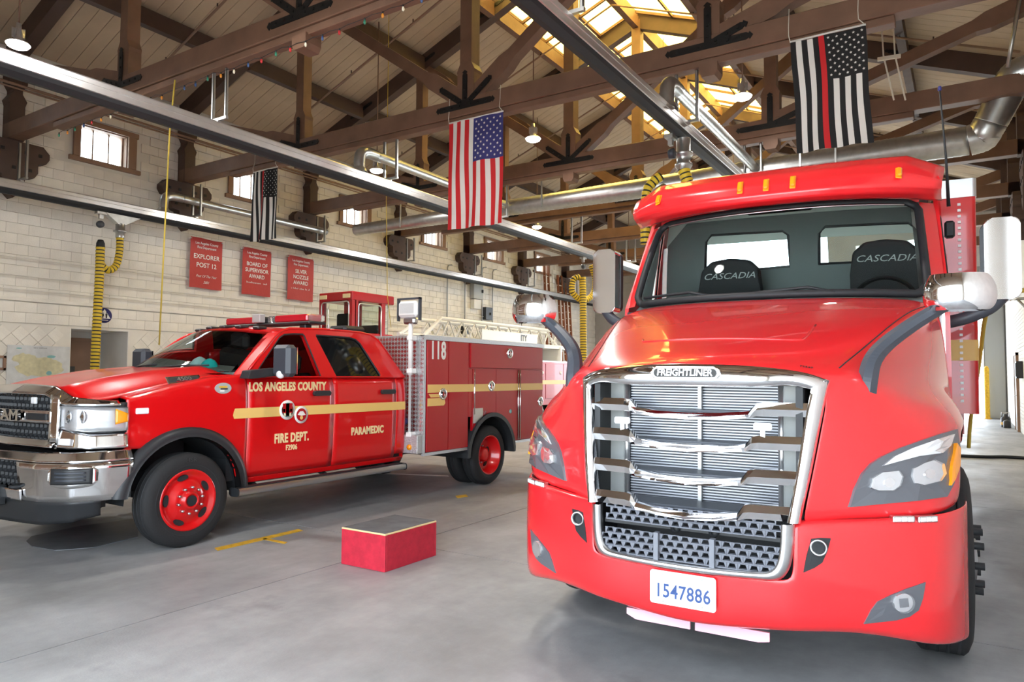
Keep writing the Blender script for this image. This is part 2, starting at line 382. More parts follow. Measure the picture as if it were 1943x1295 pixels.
op = [(-14.8, -10.6), (-9.7, -5.2), (-4.5, .95)]; zt = 4.6
e = [XL-.3] + [v for a in op for v in a] + [XR+.3]
boxes('wall_core', [((a, YF-.3, -.3), (b, YF, ZE)) for a, b in zip(e[::2], e[1::2])] + [((a, YF-.3, zt), (b, YF, ZE)) for a, b in op], 'wall_paint', wf, world=True)
prism('gable', [(XL-.3, ZE), (XR+.3, ZE), (RID, roofz(RID)+.2)], 'y', YF-.3, YF, 'wall_paint', wf, world=True)
for k, (a, b) in enumerate(op[:2]):
    d = root('door_%d' % (4+k), ['closed brown bay door in front of the ladder truck', 'closed brown bay door in front of the pickup truck'][k], None, ((a+b)/2, YF, 0), kind='structure')
    for q in range(6): box('door_panel', (a+.02, YF-.16, .02+q*.763), (b-.02, YF-.10, .02+q*.763+.75), 'brown_trim', d, .01, True)
    for x in (a+.1, b-.22): box('guard_strip', (x, YF-.098, 0), (x+.12, YF-.06, 2.4), 'paint_yellow', d, .005, True)
# ---- roof: deck, boards, skylight
ce = root('ceiling', 'sloping cream board ceiling', None, (RID, 0, ZE), kind='structure')
SX0, SX1, SY0, SY1 = -9.18, -5.12, 12.4, 25.4
def roofquad(xa, xb, ya, yb, dz, th):
    za, zb = roofz(xa)+dz, roofz(xb)+dz
    return [(xa, ya, za), (xb, ya, zb), (xb, yb, zb), (xa, yb, za), (xa, ya, za+th), (xb, ya, zb+th), (xb, yb, zb+th), (xa, yb, za+th)]
QF = [(0, 3, 2, 1), (4, 5, 6, 7), (0, 1, 5, 4), (1, 2, 6, 5), (2, 3, 7, 6), (3, 0, 4, 7)]
vs, fs = [], []
def addq(q):
    b = len(vs); vs.extend(q); fs.extend([tuple(i+b for i in f) for f in QF])
for xa, xb, ya, yb in ((XL-.5, SX0, YF-.4, YB+.4), (SX1, XR+.5, YF-.4, YB+.4), (SX0, RID, YF-.4, SY0), (RID, SX1, YF-.4, SY0), (SX0, RID, SY1, YB+.4), (RID, SX1, SY1, YB+.4)): addq(roofquad(xa, xb, ya, yb, .045, .12))
mesh('roof_deck', vs, fs, 'brown_dark', ce, world=True)
BW = .275; protos = {}
for side in (0, 1):
    for k in range(int((YB-YF)/BW)):
        y = YF + k*BW; sky = SY0-.1 < y < SY1
        if side == 0: xa, xb = XL, (SX0 if sky else RID)
        else: xa, xb = (SX1 if sky else RID), XR
        key = (side, sky)
        if key not in protos:
            o = mesh('ceiling_board', [(v[0]-RID, v[1], v[2]-ZE) for v in roofquad(xa, xb, 0, BW-.012, 0, .03)], QF, 'board_paint', ce); protos[key] = o
        else: o = protos[key].copy(); COL.objects.link(o)
        o.location = (0, y, random.uniform(-.002, .002))
for s, (xa, xb) in enumerate(((SX0, RID), (RID, SX1))):
    w = root('window_%d' % (8+s), ['yellow translucent ridge skylight on the left slope', 'yellow translucent ridge skylight on the right slope'][s], None, (xa, SY0, roofz(xa)), kind='structure')
    nY = 11; st = (SY1-SY0)/nY
    for k in range(nY):
        for q in range(2):
            a = xa+(xb-xa)*q/2; b = xa+(xb-xa)*(q+1)/2
            mesh('pane', roofquad(a+.015, b-.015, SY0+k*st+.02, SY0+(k+1)*st-.02, .03, .01), QF, 'skylight_panel', w, world=True)
    vs, fs = [], []
    for k in range(nY+1): addq(roofquad(xa, xb, SY0+k*st-.025, SY0+k*st+.025, -.04, .09))
    for q in range(3):
        xx = xa+(xb-xa)*q/2; addq(roofquad(max(xa, xx-.03), min(xb, xx+.03), SY0, SY1, -.04, .09))
    mesh('glazing_bars', vs, fs, 'brown_timber', w, world=True)
# ---- trusses
JX = [-11.35, RID, -2.95]
CZ0, CZ1 = 5.86, 6.27
def strap(bm, a, b, y, w=.10, t=.012):
    a, b = Vector(a), Vector(b); d = (b-a).normalized(); n = Vector((0, 0, 1)).cross(d) if False else Vector((-d.z, 0, d.x))
    pts = [a-n*w/2, b-d*.09-n*w/2, b-d*.06-n*w*.3, b-d*.045-n*w*.55, b, b-d*.045+n*w*.55, b-d*.06+n*w*.3, b-d*.09+n*w/2, a+n*w/2]
    A = [bm.verts.new((p.x, y, p.z)) for p in pts]; B = [bm.verts.new((p.x, y-t, p.z)) for p in pts]
    bm.faces.new(B); bm.faces.new(A[::-1])
    for i in range(len(pts)): bm.faces.new((A[i], A[(i+1) % len(pts)], B[(i+1) % len(pts)], B[i]))
    L = (b-a).length; k = .12
    while k < L-.12:
        c = a+d*k; add_box(bm, (c.x-.016, y-t-.014, c.z-.016), (c.x+.016, y-t, c.z+.016)); k += .16
def make_truss():
    t = root('roof_truss', '', 'truss', (RID, 0, CZ0), group='timber roof trusses'); tw = .13
    boxes('bottom_chord', [((XL+.05, -tw, CZ0+.1), (XR-.02, tw, CZ1))], 'brown_timber', t, bev=.012, world=True)
    boxes('chord_plate', [((XL+1.9, -tw*.72, CZ0), (XR-1.9, tw*.72, CZ0+.1))], 'brown_timber', t, bev=.01, world=True)
    for j, x in enumerate(JX):
        zt = roofz(x)-.2; w = .105 if j != 1 else .12; fw = w+.055
        prism('king_post' if j == 1 else 'queen_post', [(x-fw, CZ1), (x-fw, CZ1+.42), (x-fw-.012, CZ1+.47), (x-w, CZ1+.60), (x-w, zt), (x+w, zt), (x+w, CZ1+.60), (x+fw+.012, CZ1+.47), (x+fw, CZ1+.42), (x+fw, CZ1)], 'y', -w, w, 'brown_timber', t, world=True)
        prism('post_pendant', [(x-.13, CZ0+.02), (x-.13, CZ0-.1), (x-.09, CZ0-.17), (x+.09, CZ0-.17), (x+.13, CZ0-.1), (x+.13, CZ0+.02)], 'y', -.13, .13, 'brown_timber', t, world=True)
    def strut(a, b, nm='strut'):
        a, b = Vector((a[0], 0, a[1])), Vector((b[0], 0, b[1])); d = (b-a).normalized(); n = Vector((-d.z, 0, d.x)); L = (b-a).length; w, fw = .10, .145
        pr = [(.0, fw), (.75, fw), (.95, w), (L-.95, w), (L-.75, fw), (L, fw)]
        poly = [a+d*s+n*k for s, k in pr] + [a+d*s-n*k for s, k in pr[::-1]]
        prism(nm, [(p.x, p.z) for p in poly], 'y', -.1, .1, 'brown_timber', t, world=True)
    strut((RID-.15, CZ1+.02), (JX[0]+.12, roofz(JX[0])-.35)); strut((RID+.15, CZ1+.02), (JX[2]-.12, roofz(JX[2])-.35))
    strut((JX[0]-.15, CZ1-.02), (XL+.12, 7.45)); strut((JX[2]+.15, CZ1-.02), (XR-.12, 7.45))
    for sgn, xe in ((-1, XL+.02), (1, XR-.02)):
        a = Vector((xe, 0, roofz(xe)-.2)); b = Vector((RID, 0, roofz(RID)-.2))
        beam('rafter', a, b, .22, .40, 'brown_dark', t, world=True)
    # forged iron straps on the face toward the camera
    yy = -tw-.002
    for j, x in enumerate(JX):
        zc = (CZ0+CZ1)/2+.06; bm = bmesh.new()
        strap(bm, (x, 0, zc), (x-.62, 0, zc), yy); strap(bm, (x, 0, zc), (x+.62, 0, zc), yy); strap(bm, (x, 0, zc), (x, 0, zc+.62), yy)
        if j <= 1: strap(bm, (x, 0, zc), (x-.55, 0, zc+(.40 if j == 1 else .19)), yy)
        if j >= 1: strap(bm, (x, 0, zc), (x+.55, 0, zc+(.40 if j == 1 else .19)), yy)
        bm_obj('iron_strap', bm, 'iron_black', t, off=wo_(t))
    for px_ in (-13.33, -11.25, -9.18, -5.12, -3.05, -.97):
        z = roofz(px_)-.2; bm = bmesh.new(); s = .39 if px_ < RID else -.39; d = Vector((1, 0, s)).normalized()
        c = Vector((px_, 0, z)); strap(bm, c, c+d*.42, -.114, .08); strap(bm, c, c-d*.42, -.114, .08)
        bm_obj('rafter_strap', bm, 'iron_black', t, off=wo_(t))
    # wall post and stepped corbel on each wall
    for xw, s in ((XL, 1), (XR, -1)):
        a, b = sorted((xw+s*.02, xw+s*.3))
        prism('wall_post', [(-.13, 5.95), (-.13, 6.62), (-.16, 6.72), (-.08, 6.85), (-.08, 6.92), (-.16, 7.06), (-.16, 7.7), (.16, 7.7), (.16, 7.06), (.08, 6.92), (.08, 6.85), (.16, 6.72), (.13, 6.62), (.13, 5.95)], 'x', a, b, 'brown_dark', t, world=True)
        a, b = sorted((xw+s*.008, xw+s*.24))
        cb = prism('corbel', [(-.62, 5.82), (-.62, 5.72), (-.56, 5.62), (-.42, 5.58), (-.42, 5.40), (-.36, 5.30), (-.2, 5.27), (-.18, 5.02), (0, 4.84), (.18, 5.02), (.2, 5.27), (.36, 5.30), (.42, 5.40), (.42, 5.58), (.56, 5.62), (.62, 5.72), (.62, 5.82), (.5, 5.95), (-.5, 5.95)], 'x', a, b, 'brown_dark', t, world=True)
        bm = bmesh.new()
        for (yb_, zb_) in [(-.45, 5.76), (-.2, 5.76), (.2, 5.76), (.45, 5.76), (-.28, 5.43), (0, 5.43), (.28, 5.43), (0, 5.12)]: add_box(bm, (xw+s*.24-.012, yb_-.03, zb_-.03), (xw+s*.24+.012, yb_+.03, zb_+.03))
        tag(bm_obj('bolts', bm, 'iron_black', cb, off=wo_(t)), kind='stuff')
    return t
tr0 = make_truss()
WH = ['nearest timber roof truss, overhead at the front bay', 'timber truss with coloured bulbs strung along its bottom chord', 'timber truss carrying the two large flags', 'timber truss just in front of the big round duct', 'fourth truss back, framing the yellow skylight', 'fifth truss back, under the skylight end', 'sixth truss back, near the far wall', 'farthest timber truss, next to the end wall']
for i, y in enumerate(TY):
    o = tr0 if i == 0 else copy_tree(tr0)
    o.location.y = y; o['label'] = WH[i]; ORG[o.name] = Vector((RID, y, CZ0))
# purlins, one for each run between trusses is joined over the length of the hall
for x, w in ((-13.33, 'lowest purlin on the left slope near the block wall'), (-11.25, 'middle purlin on the left slope'), (-9.18, 'upper left purlin edging the yellow skylight'), (RID, 'ridge beam at the top of the ceiling'), (-5.12, 'upper right purlin edging the yellow skylight'), (-3.05, 'middle purlin on the right slope'), (-.97, 'lowest purlin on the right slope')):
    p = root('purlin', w, 'roof beam', (x, 15, roofz(x)), group='purlins under the ceiling boards')
    for a, b in zip([YF]+TY, TY+[YB]):
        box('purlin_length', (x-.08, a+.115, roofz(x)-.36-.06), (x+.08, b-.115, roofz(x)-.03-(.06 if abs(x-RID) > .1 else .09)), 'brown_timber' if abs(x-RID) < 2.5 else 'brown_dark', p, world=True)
# ================================================================== overhead services
def high_bay(x, y, label):
    t = root('high_bay_lamp', label, 'lamp', (x, y, 6.1), group='round high bay lamps')
    tube('hanger_rod', [(0, 0, .3), (0, 0, roofz(x)-6.1-(.45 if abs(x+3) < .1 else .02))], .012, 'brown_timber', t, 6)
    lathe('housing', [(.30, .0), (.30, .03), (.20, .04), (.16, .05), (.06, .06), (.03, .13), (.0, .14), (.0, .13)], 'aluminium', t, 'z', 20)
    lathe('lens_disc', [(-.065, 0.), (-.06, .07), (-.035, .125), (.0, .15), (.008, .14)], 'lamp_glow', t, 'z', 20)
    for k in range(8):
        a = k*math.pi/4; beam('cooling_fin', (.06*math.cos(a), .06*math.sin(a), .10), (.06*math.cos(a), .06*math.sin(a), .22), .004, .05, 'aluminium', t, up=(math.cos(a), math.sin(a), 0))
    l = bpy.data.lights.new('lamp_light', 'AREA'); l.shape = 'DISK'; l.size = .28; l.energy = LAMP_W; l.color = (1, .96, .9)
    lo = bpy.data.objects.new('lamp_light', l); COL.objects.link(lo); lo.parent = t; lo.location = (0, 0, -.08)
LAMP_W = 85
lab = {-11.1: 'over the left bay', -7.0: 'under the ridge', -3.0: 'over the right bay'}
rw = {4.5: 'nearest row', 11.7: 'second row', 18.8: 'third row', 25.9: 'farthest row'}
for y in rw:
    for x in lab:
        if (x, y) in ((-7.0, 4.5), (-3.0, 4.5)): continue
        high_bay(x, y, 'round white high bay lamp %s, %s of lamps' % (lab[x], rw[y]))
for x in (-7.0, -3.0): high_bay(x, 4.5, 'round high bay lamp of the front row %s' % lab[x])
# ---- exhaust rails
def rail(x, label, ytop=5.08, hx=.15, group='exhaust hose rails'):
    t = root('exhaust_rail', label, 'rail', (x, 10, ytop), group=group); y0, y1 = -.6, 30.5
    P = lambda pts: [(x+a, ytop+b) for a, b in pts]
    prism('rail_profile', P([(-.085, 0), (-.03, 0), (-.03, -.012), (.03, -.012), (.03, 0), (.085, 0), (.10, -.02), (.10, -.075), (.092, -.08), (.092, -.088), (.10, -.093), (.10, -.16), (.08, -.175), (-.08, -.175), (-.10, -.16), (-.10, -.093), (-.092, -.088), (-.092, -.08), (-.10, -.075), (-.10, -.02)]), 'y', y0, y1, 'aluminium', t, world=True)
    prism('rubber_lip', P([(-.092, -.172), (.092, -.172), (.075, -.215), (.03, -.27), (-.03, -.27), (-.075, -.215)]), 'y', y0, y1, 'rubber', t, world=True)
    for y in TY:
        zc = CZ0+.0
        for sx in (-1, 1):
            boxes('hanger_channel', [((x+sx*hx-.02, y-.02, ytop+.07), (x+sx*hx+.02, y-.013, zc)), ((x+sx*hx-.02, y-.02, ytop+.07), (x+sx*hx-.013, y+.02, zc)), ((x+sx*hx+.013, y-.02, ytop+.07), (x+sx*hx+.02, y+.02, zc))], 'strut', t, world=True)
        box('hanger_crossbar', (x-hx-.03, y-.022, ytop+.045), (x+hx+.03, y+.022, ytop+.085), 'strut', t, world=True)
        boxes('rail_clamp', [((x-.04, y-.05, ytop-.005), (x+.04, y+.05, ytop+.012)), ((x-.008, y-.03, ytop), (x+.008, y+.03, ytop+.05))], 'aluminium', t, world=True)
rail(-14.9, 'aluminium exhaust rail running along the block wall'); rail(-8.95, 'aluminium exhaust rail above the pickup truck'); rail(-3.3, 'aluminium exhaust rail above the red semi truck')
# ---- ducts
def spiral(name, pts, r, parent, radii=None, step=.12, n=18):
    pts = [Vector(p) for p in pts]; out, rr = [], []; acc = 0; k = 0
    tot = sum((b-a).length for a, b in zip(pts, pts[1:])); run = 0
    r0, r1 = (radii if radii else (r, r))
    for a, b in zip(pts, pts[1:]):
        L = (b-a).length; m = max(1, int(L/step))
        for i in range(m):
            p = a.lerp(b, i/m); rad = r0+(r1-r0)*((run+L*i/m)/tot)
            out += [p, p+(b-a).normalized()*min(.012, L/m*.4)]; rr += [rad+.006, rad]
        run += L
    out.append(pts[-1]); rr.append(r1)
    return tube(name, out, r, 'galv', parent, n, True, rr)
du = root('vent_duct', 'large round galvanised duct crossing the hall behind the flags', 'duct', (-7, 14.0, 5.2))
spiral('duct_run', [(-14.0, 14.0, 5.46), (.12, 14.0, 5.47)], .2, du, (.15, .24))
spiral('duct_elbow', curve_pts([(.12, 14, 5.47), (.30, 13.98, 5.50), ony(1868, 252, 13.95), ony(1880, 232, 13.9)], 4), .25, du, step=.06)
spiral('duct_riser', [ony(1880, 232, 13.9), ony(1916, 165, 13.75)], .25, du, step=.06)
spiral('duct_top_elbow', curve_pts([ony(1916, 165, 13.75), ony(1922, 150, 13.7), ony(1938, 138, 13.65), ony(1970, 132, 13.6)], 4), .25, du, step=.06)
for x in (-12.2, -8.0, -4.6, -2.5, -1.9): boxes('duct_hanger', [((x-.015, 13.74, 5.3), (x+.015, 13.77, 6.0)), ((x-.015, 13.74, 5.93), (x+.015, 13.6, 6.0))], 'strut', du, world=True)
tube('support_rod', [ony(1912, 128, 13.3), ony(1938, -20, 13.3)], .03, 'galv', du, 8, True)
for x, w in ((-14.9, 'along the block wall'), (-8.95, 'above the pickup truck'), (-3.3, 'above the semi truck')):
    b = root('branch_duct', 'small round galvanised duct from the exhaust rail %s' % w, 'duct', (x, 9.0, 5.08), group='branch ducts')
    spiral('riser_elbow', curve_pts([(x, 9.0, 5.085), (x, 9.0, 5.30), (x, 9.05, 5.42), (x, 9.2, 5.47), (x, 9.45, 5.47)], 5), .095, b, step=.05)
    lathe('rail_collar', [(5.08, .14), (5.12, .13), (5.16, .1)], 'galv', b, 'z', 16, (x, 9.0, 0), world=True)
    spiral('duct_run', [(x, 9.45, 5.47), (x, 13.74, 5.46)], .085, b)
# ---- exhaust hoses
def hose(name, pts, r, parent, n=12, step=.024, mats=('yellow_hose', 'rubber')):
    pts = curve_pts(pts, 14); out, rr = [], []
    seg = []; tot = 0
    for a, b in zip(pts, pts[1:]): seg.append((tot, a, b)); tot += (b-a).length
    k = 0; i = 0
    s = 0.
    while s < tot:
        while i+1 < len(seg) and seg[i+1][0] <= s: i += 1
        t0, a, b = seg[i]; out.append(a + (b-a).normalized()*(s-t0)); rr.append(r if k % 3 else r*.88); k += 1; s += step
    bm = bmesh.new(); add_tube(bm, out, r, n, True, rr)
    bm.faces.ensure_lookup_table()
    for f in bm.faces: f.material_index = 0; f.smooth = True
    for q in range(len(out)-1):
        if q % 3 == 0:
            for f in list(bm.faces)[q*n:(q+1)*n]: f.material_index = 1
    return bm_obj(name, bm, list(mats), parent, False, wo_(parent))
def trolley(t, x, y, z=4.81):
    boxes('trolley', [((x-.06, y-.1, z-.05), (x+.06, y+.1, z)), ((x-.03, y-.04, z-.14), (x+.03, y+.04, z-.05))], 'galv', t, world=True)
    lathe('balancer', [(-.035, 0), (-.035, .07), (.035, .07), (.035, 0)], 'grey_plastic', t, 'x', 16, (x+.02, y-.02, z-.26), world=True)
h = root('exhaust_hose', 'yellow corrugated exhaust hose hanging at the block wall', 'hose', (-14.9, 7.7, 1.2), group='yellow exhaust hoses')
prism('hose_funnel', [(7.72, 4.81), (8.45, 4.81), (8.14, 4.62), (7.98, 4.62)], 'x', -14.97, -14.83, 'galv', h, world=True)
lathe('swivel', [(4.64, .09), (4.5, .09), (4.49, .13), (4.46, .13), (4.45, .085), (4.34, .085)], 'galv', h, 'z', 18, (-14.9, 8.06, 0), world=True)
trolley(h, -14.9, 7.66, 4.81)
lathe('hose_saddle', [(4.24, .0), (4.23, .05), (4.16, .08), (4.05, .085)], 'rubber', h, 'z', 14, (-14.88, 7.66, 0), world=True)
hose('hose_loop', [(-14.9, 8.06, 4.36), (-14.9, 8.06, 4.05), (-14.9, 8.0, 3.75), (-14.9, 7.84, 3.63), (-14.9, 7.7, 3.72)], .075, h)
hose('hose_drop', [(-14.88, 7.66, 4.1), (-14.88, 7.66, 3.5), (-14.86, 7.63, 2.5), (-14.83, 7.6, 1.3)], .088, h)
h = root('exhaust_hose', 'yellow corrugated exhaust hose coiled far down the middle rail', 'hose', (-8.95, 17.7, 1.5), group='yellow exhaust hoses')
trolley(h, -8.95, 17.7)
hose('hose_loop', [(-8.8, 17.9, 4.6), (-8.75, 18.05, 4.2), (-8.8, 18.0, 3.8), (-8.95, 17.7, 3.6), (-9.12, 17.4, 3.8), (-9.1, 17.4, 4.15), (-8.98, 17.55, 4.25)], .085, h)
hose('hose_drop', [(-8.92, 17.6, 4.25), (-8.9, 17.6, 3.4), (-8.9, 17.62, 1.5)], .1, h)
h = root('exhaust_hose', 'black and yellow exhaust hose hanging behind the semi truck roof', 'hose', (-3.3, 9.45, 3), group='yellow exhaust hoses')
trolley(h, -3.36, 9.3, 4.81)
lathe('swivel', [(4.8, .1), (4.62, .095), (4.6, .13), (4.57, .13), (4.55, .1), (4.47, .09), (4.45, .12), (4.42, .12), (4.36, .08)], 'galv', h, 'z', 18, (-3.25, 9.5, 0), world=True)
hose('hose_drop', [(-3.25, 9.5, 4.38), (-3.2, 9.5, 4.2), (-3.14, 9.5, 4.0), (-3.12, 9.5, 3.2)], .085, h)
hose('hose_loop', [(-3.5, 9.3, 4.27), (-3.6, 9.25, 4.18), (-3.68, 9.2, 4.0), (-3.7, 9.2, 3.3)], .07, h)
lathe('hose_nozzle', [(0, .05), (.03, .09), (.28, .11), (.34, .02)], 'satin', h, 'z', 18, (-3.45, 9.25, 3.8), world=True)
# ---- flags
def flag(name, x0, x1, y, ztop, hgt, stripes, canton, stars, label, lean=0., curl=0., seed=0):
    t = root(name, label, 'flag', ((x0+x1)/2, y, ztop-hgt), group=None)
    w = x1-x0; nx, nz = 13*4, 40; vs, fs, mi = [], [], []
    def S(u, v):   # u 0..1 across, v 0..1 down
        x = x0+w*u+lean*v+.008*math.sin(7*v+3*u+seed); yy = y+(.012+.02*v)*math.sin(u*14+seed+2.5*v)+curl*(u-.5)**2*v+curl*.8*math.sin(u*9)*(.2+v)
        return Vector((x, yy, ztop-hgt*v-.02*curl*u))
    for j in range(nz+1):
        for i in range(nx+1): vs.append(S(i/nx, j/nz))
    names = []
    for s in stripes+[canton]:
        if s not in names: names.append(s)
    for j in range(nz):
        for i in range(nx):
            a = j*(nx+1)+i; fs.append((a, a+1, a+nx+2, a+nx+1)); k = i//4
            mi.append(names.index(canton) if (k >= 6 and j < nz*.4) else names.index(stripes[k]))
    mesh('cloth', vs, fs, names, t, True, True, mi)
    bm = bmesh.new(); rows = 11
    for c in range(9):
        n = 6 if c % 2 == 0 else 5
        for r_ in range(n):
            u = 6/13+(7/13)*((c+1)/10); v = .4*((r_*2+1+(c % 2))/12); ctr = S(u, v)+Vector((0, -.004, 0)); q = []
            for k in range(10):
                a = math.pi/2+k*math.pi/5; rad = w*.022*(1 if k % 2 == 0 else .42); q.append(bm.verts.new(ctr+Vector((rad*math.cos(a), 0, rad*math.sin(a)))))
            bm.faces.new(q)
    tag(bm_obj('stars', bm, 'flag_white', t, off=wo_(t)), kind='stuff')
    tube('header_rope', [S(0, 0)+Vector((0, 0, .012)), S(.5, 0)+Vector((0, 0, .012)), S(1, 0)+Vector((0, 0, .012))], .014, 'flag_white', t, 6, True)
    for u in (0, 1):
        p = S(u, 0); s = -1 if u == 0 else 1
        tube('tie_cord', [p, p+Vector((-s*.03-.05, 0, .1)), p+Vector((-s*.03-.06, 9.664-p.y, .24)), p+Vector((-s*.03-.05, 9.664-p.y, .48))], .006, 'rope_white', t, 5, True)
    return t
RW = ['flag_red', 'flag_white']*6+['flag_red']
BWs = ['flag_black', 'flag_white', 'flag_black', 'flag_white', 'flag_black', 'flag_red', 'flag_black', 'flag_white', 'flag_black', 'flag_white', 'flag_black', 'flag_white', 'flag_black']
flag('national_flag', -7.46, -6.33, 9.62, 5.84, 1.85, RW, 'flag_navy', 1, 'red white and blue flag hanging from the second flag truss', .0, .02, 1)
flag('striped_flag', -1.84, -.965, 9.62, 5.86, 1.47, BWs, 'flag_black', 1, 'large black and white flag with one red stripe above the semi truck', .06, .01, 4)
flag('striped_flag', -12.66, -11.86, 9.60, 5.76, 1.47, BWs, 'flag_black', 1, 'small crumpled black and white flag with red stripe near the block wall', -.02, .045, 2)
# ---- string of coloured bulbs along the second truss
sb = root('string_lights', 'string of unlit coloured bulbs along a truss chord', 'string lights', (-10, 6.05, 5.8))
cols = {'r': (.5, .02, .03), 'b': (.04, .09, .25), 'w': (.8, .75, .6), 'o': (.75, .28, .03), 'g': (.02, .2, .12)}
for k, c in cols.items(): mat('bulb_'+k, c, .15, coat=.5)
B = [(112, 257, 'g'), (128, 252, 'o'), (142, 246, 'g'), (159, 239, 'b'), (174, 233, 'r'), (192, 228, 'o'), (210, 222, 'w'), (286, 191, 'g'), (307, 186, 'o'), (350, 168, 'b'), (371, 161, 'b'), (394, 150, 'g'), (419, 144, 'o'), (444, 136, 'w'), (471, 124, 'b'), (496, 116, 'r'), (523.5, 103, 'g'), (551, 95, 'r'), (580, 85, 'w'), (612, 73, 'b'), (644, 62, 'r'), (692, 42, 'g'), (726, 30, 'o'), (765, 17, 'w'), (800, 1, 'b'), (840, -12, 'r'), (878, -25, 'g')]
wire = []
for x, y, c in B:
    p = ony(x, y, 6.06); wire += [p+Vector((0, 0, .045)), p+Vector((.12, 0, .06))]
    b = lathe('bulb', [(-.03, .0), (-.026, .009), (-.012, .016), (.005, .017), (.025, .011)], 'bulb_'+c, sb, 'z', 10, p, world=True)
    lathe('socket', [(.025, .012), (.05, .012), (.052, 0)], 'rubber', b, 'z', 8, p, world=True)
tube('wire', wire, .004, 'rubber', sb, 5, True)
# ---- ropes
r1 = root('pull_rope', 'yellow rope hanging beside the pickup truck from the bulb truss', 'rope', ony(303, 640, 6.0))
tube('cord', [ony(332, 152, 6.0), ony(322, 250, 6.0), ony(312, 450, 6.0), ony(302, 655, 6.0)], .011, 'rope_yellow', r1, 6, True)
r2 = root('pull_rope', 'thin brown rope hanging over the tiller cab', 'rope', ony(735, 545, 11.0))
tube('cord', [Vector((ony(733, 380, 11.0).x, 11.0, roofz(ony(733, 380, 11.0).x)+.02)), ony(733, 380, 11.0), ony(735, 560, 11.0), ony(742, 622, 11.0)], .007, 'rope_yellow', r2, 5, True)
r3 = root('rope_swing', 'small wooden bar on ropes hanging behind the black flag', 'rope', ony(1690, 170, 11.5))
for a in (1668, 1690): tube('cord', [ony(a-2, 60, 11.5)+Vector((0, 0, 1.6)), ony(a+8, 105, 11.5), ony(a+28, 190, 11.5)], .012, 'rope_white', r3, 5, True)
beam('bar', ony(1665, 113, 11.5), ony(1709, 106, 11.5), .04, .05, 'rung', r3, world=True)
# ---- long pipes and trim under the eaves
for k, (z, r_) in enumerate(((7.0, .03), (6.93, .018))): 
    p = tube('wall_pipe', [(XL+.33, YF+.1, z), (XL+.33, YB-.1, z)], r_, 'brown_trim', None, 8); tag(p, ['thicker brown pipe running high along the block wall', 'thinner brown pipe below the other pipe on the block wall'][k], 'pipe')
for k, z in enumerate((3.735, 3.39, 3.12)):
    p = tube('wall_conduit', [(XL+.075, YF+.2, z), (XL+.075, YB-.2, z)], .013, 'block_paint', None, 6); tag(p, ['cream painted conduit run along the block wall, highest of three', 'cream painted conduit run along the block wall, middle of three', 'cream painted conduit run along the block wall, lowest of three'][k], 'conduit', 'painted conduits along the wall')
# ---- conduits and boxes on the block wall
for k, (y, z0, z1) in enumerate(((19.9, 1.5, 5.3), (20.95, 2.2, 5.35), (22.05, 1.6, 5.5), (22.75, 1.6, 5.5), (24.9, 2.0, 5.0))):
    p = tube('conduit', [(XL+.085, y, z0), (XL+.085, y, z1), (XL+.085, y+.06, z1+.1), (XL+.085, y+.25, z1+.14)], .025, 'strut', None, 7); tag(p, 'grey conduit on the block wall, %s from the front' % ['first', 'second', 'third', 'fourth', 'fifth'][k], 'conduit', 'wall conduits')
eb = root('electrical_box', 'grey electrical panel on the block wall above the ladder', 'electrical box', (XL, 21.7, 4.0))
box('enclosure', (XL+.01, 21.35, 4.35), (XL+.2, 21.95, 4.95), 'panel_grey', eb, .01, True); box('lower_enclosure', (XL+.01, 21.4, 3.98), (XL+.18, 21.85, 4.33), 'white_wall', eb, .01, True); box('switch_handle', (XL+.2, 21.85, 4.6), (XL+.26, 21.9, 4.72), 'black_plastic', eb, .005, True)
eb = root('electrical_box', 'small grey switch box below the larger panel', 'electrical box', (XL, 22.4, 3.6))
box('enclosure', (XL+.01, 22.15, 3.62), (XL+.2, 22.6, 4.1), 'grey_plastic', eb, .01, True); box('switch_handle', (XL+.2, 22.4, 3.8), (XL+.25, 22.45, 3.9), 'black_plastic', eb, .005, True)
eb = root('wall_speaker', 'small black box low on the block wall', 'speaker', (XL, 20.9, 3.0)); box('enclosure', (XL+.01, 20.8, 3.0), (XL+.2, 21.1, 3.35), 'black_plastic', eb, .01, True)
eb = root('electrical_box', 'grey box on the far end wall', 'electrical box', (-11.5, YB, 4.4)); box('enclosure', (-12.0, YB-.25, 4.4), (-11.4, YB-.035, 5.2), 'grey_plastic', eb, .02, True); box('cover_plate', (-11.8, YB-.27, 4.6), (-11.6, YB-.25, 4.9), 'panel_grey', eb, 0, True)
# ---- wooden ladders leaning at the far left
for k, (y, dx) in enumerate(((26.5, .0), (27.7, .25), (28.4, .1))):
    t = root('wooden_ladder', ['reddish wooden ladder leaning on the block wall, nearest of three', 'reddish wooden ladder leaning on the block wall, middle of three', 'reddish wooden ladder leaning on the block wall, farthest of three'][k], 'ladder', (XL+1.3, y, 0), group='wooden ladders')
    A = Vector((XL+.62+dx*.3, y, .012)); T = Vector((XL+.2, y+.2, 6.3-.3*k))
    for s in (-.2, .2): beam('ladder_rail', A+Vector((0, s, 0)), T+Vector((0, s*.8, 0)), .05, .10, 'wood_ladder', t, up=(1, 0, 0), world=True)
    for i in range(1, 19):
        p = A.lerp(T, i/19.5); tube('ladder_rung', [p+Vector((0, -.2, 0)), p+Vector((0, .2, 0))], .02, 'rung', t, 6, True)
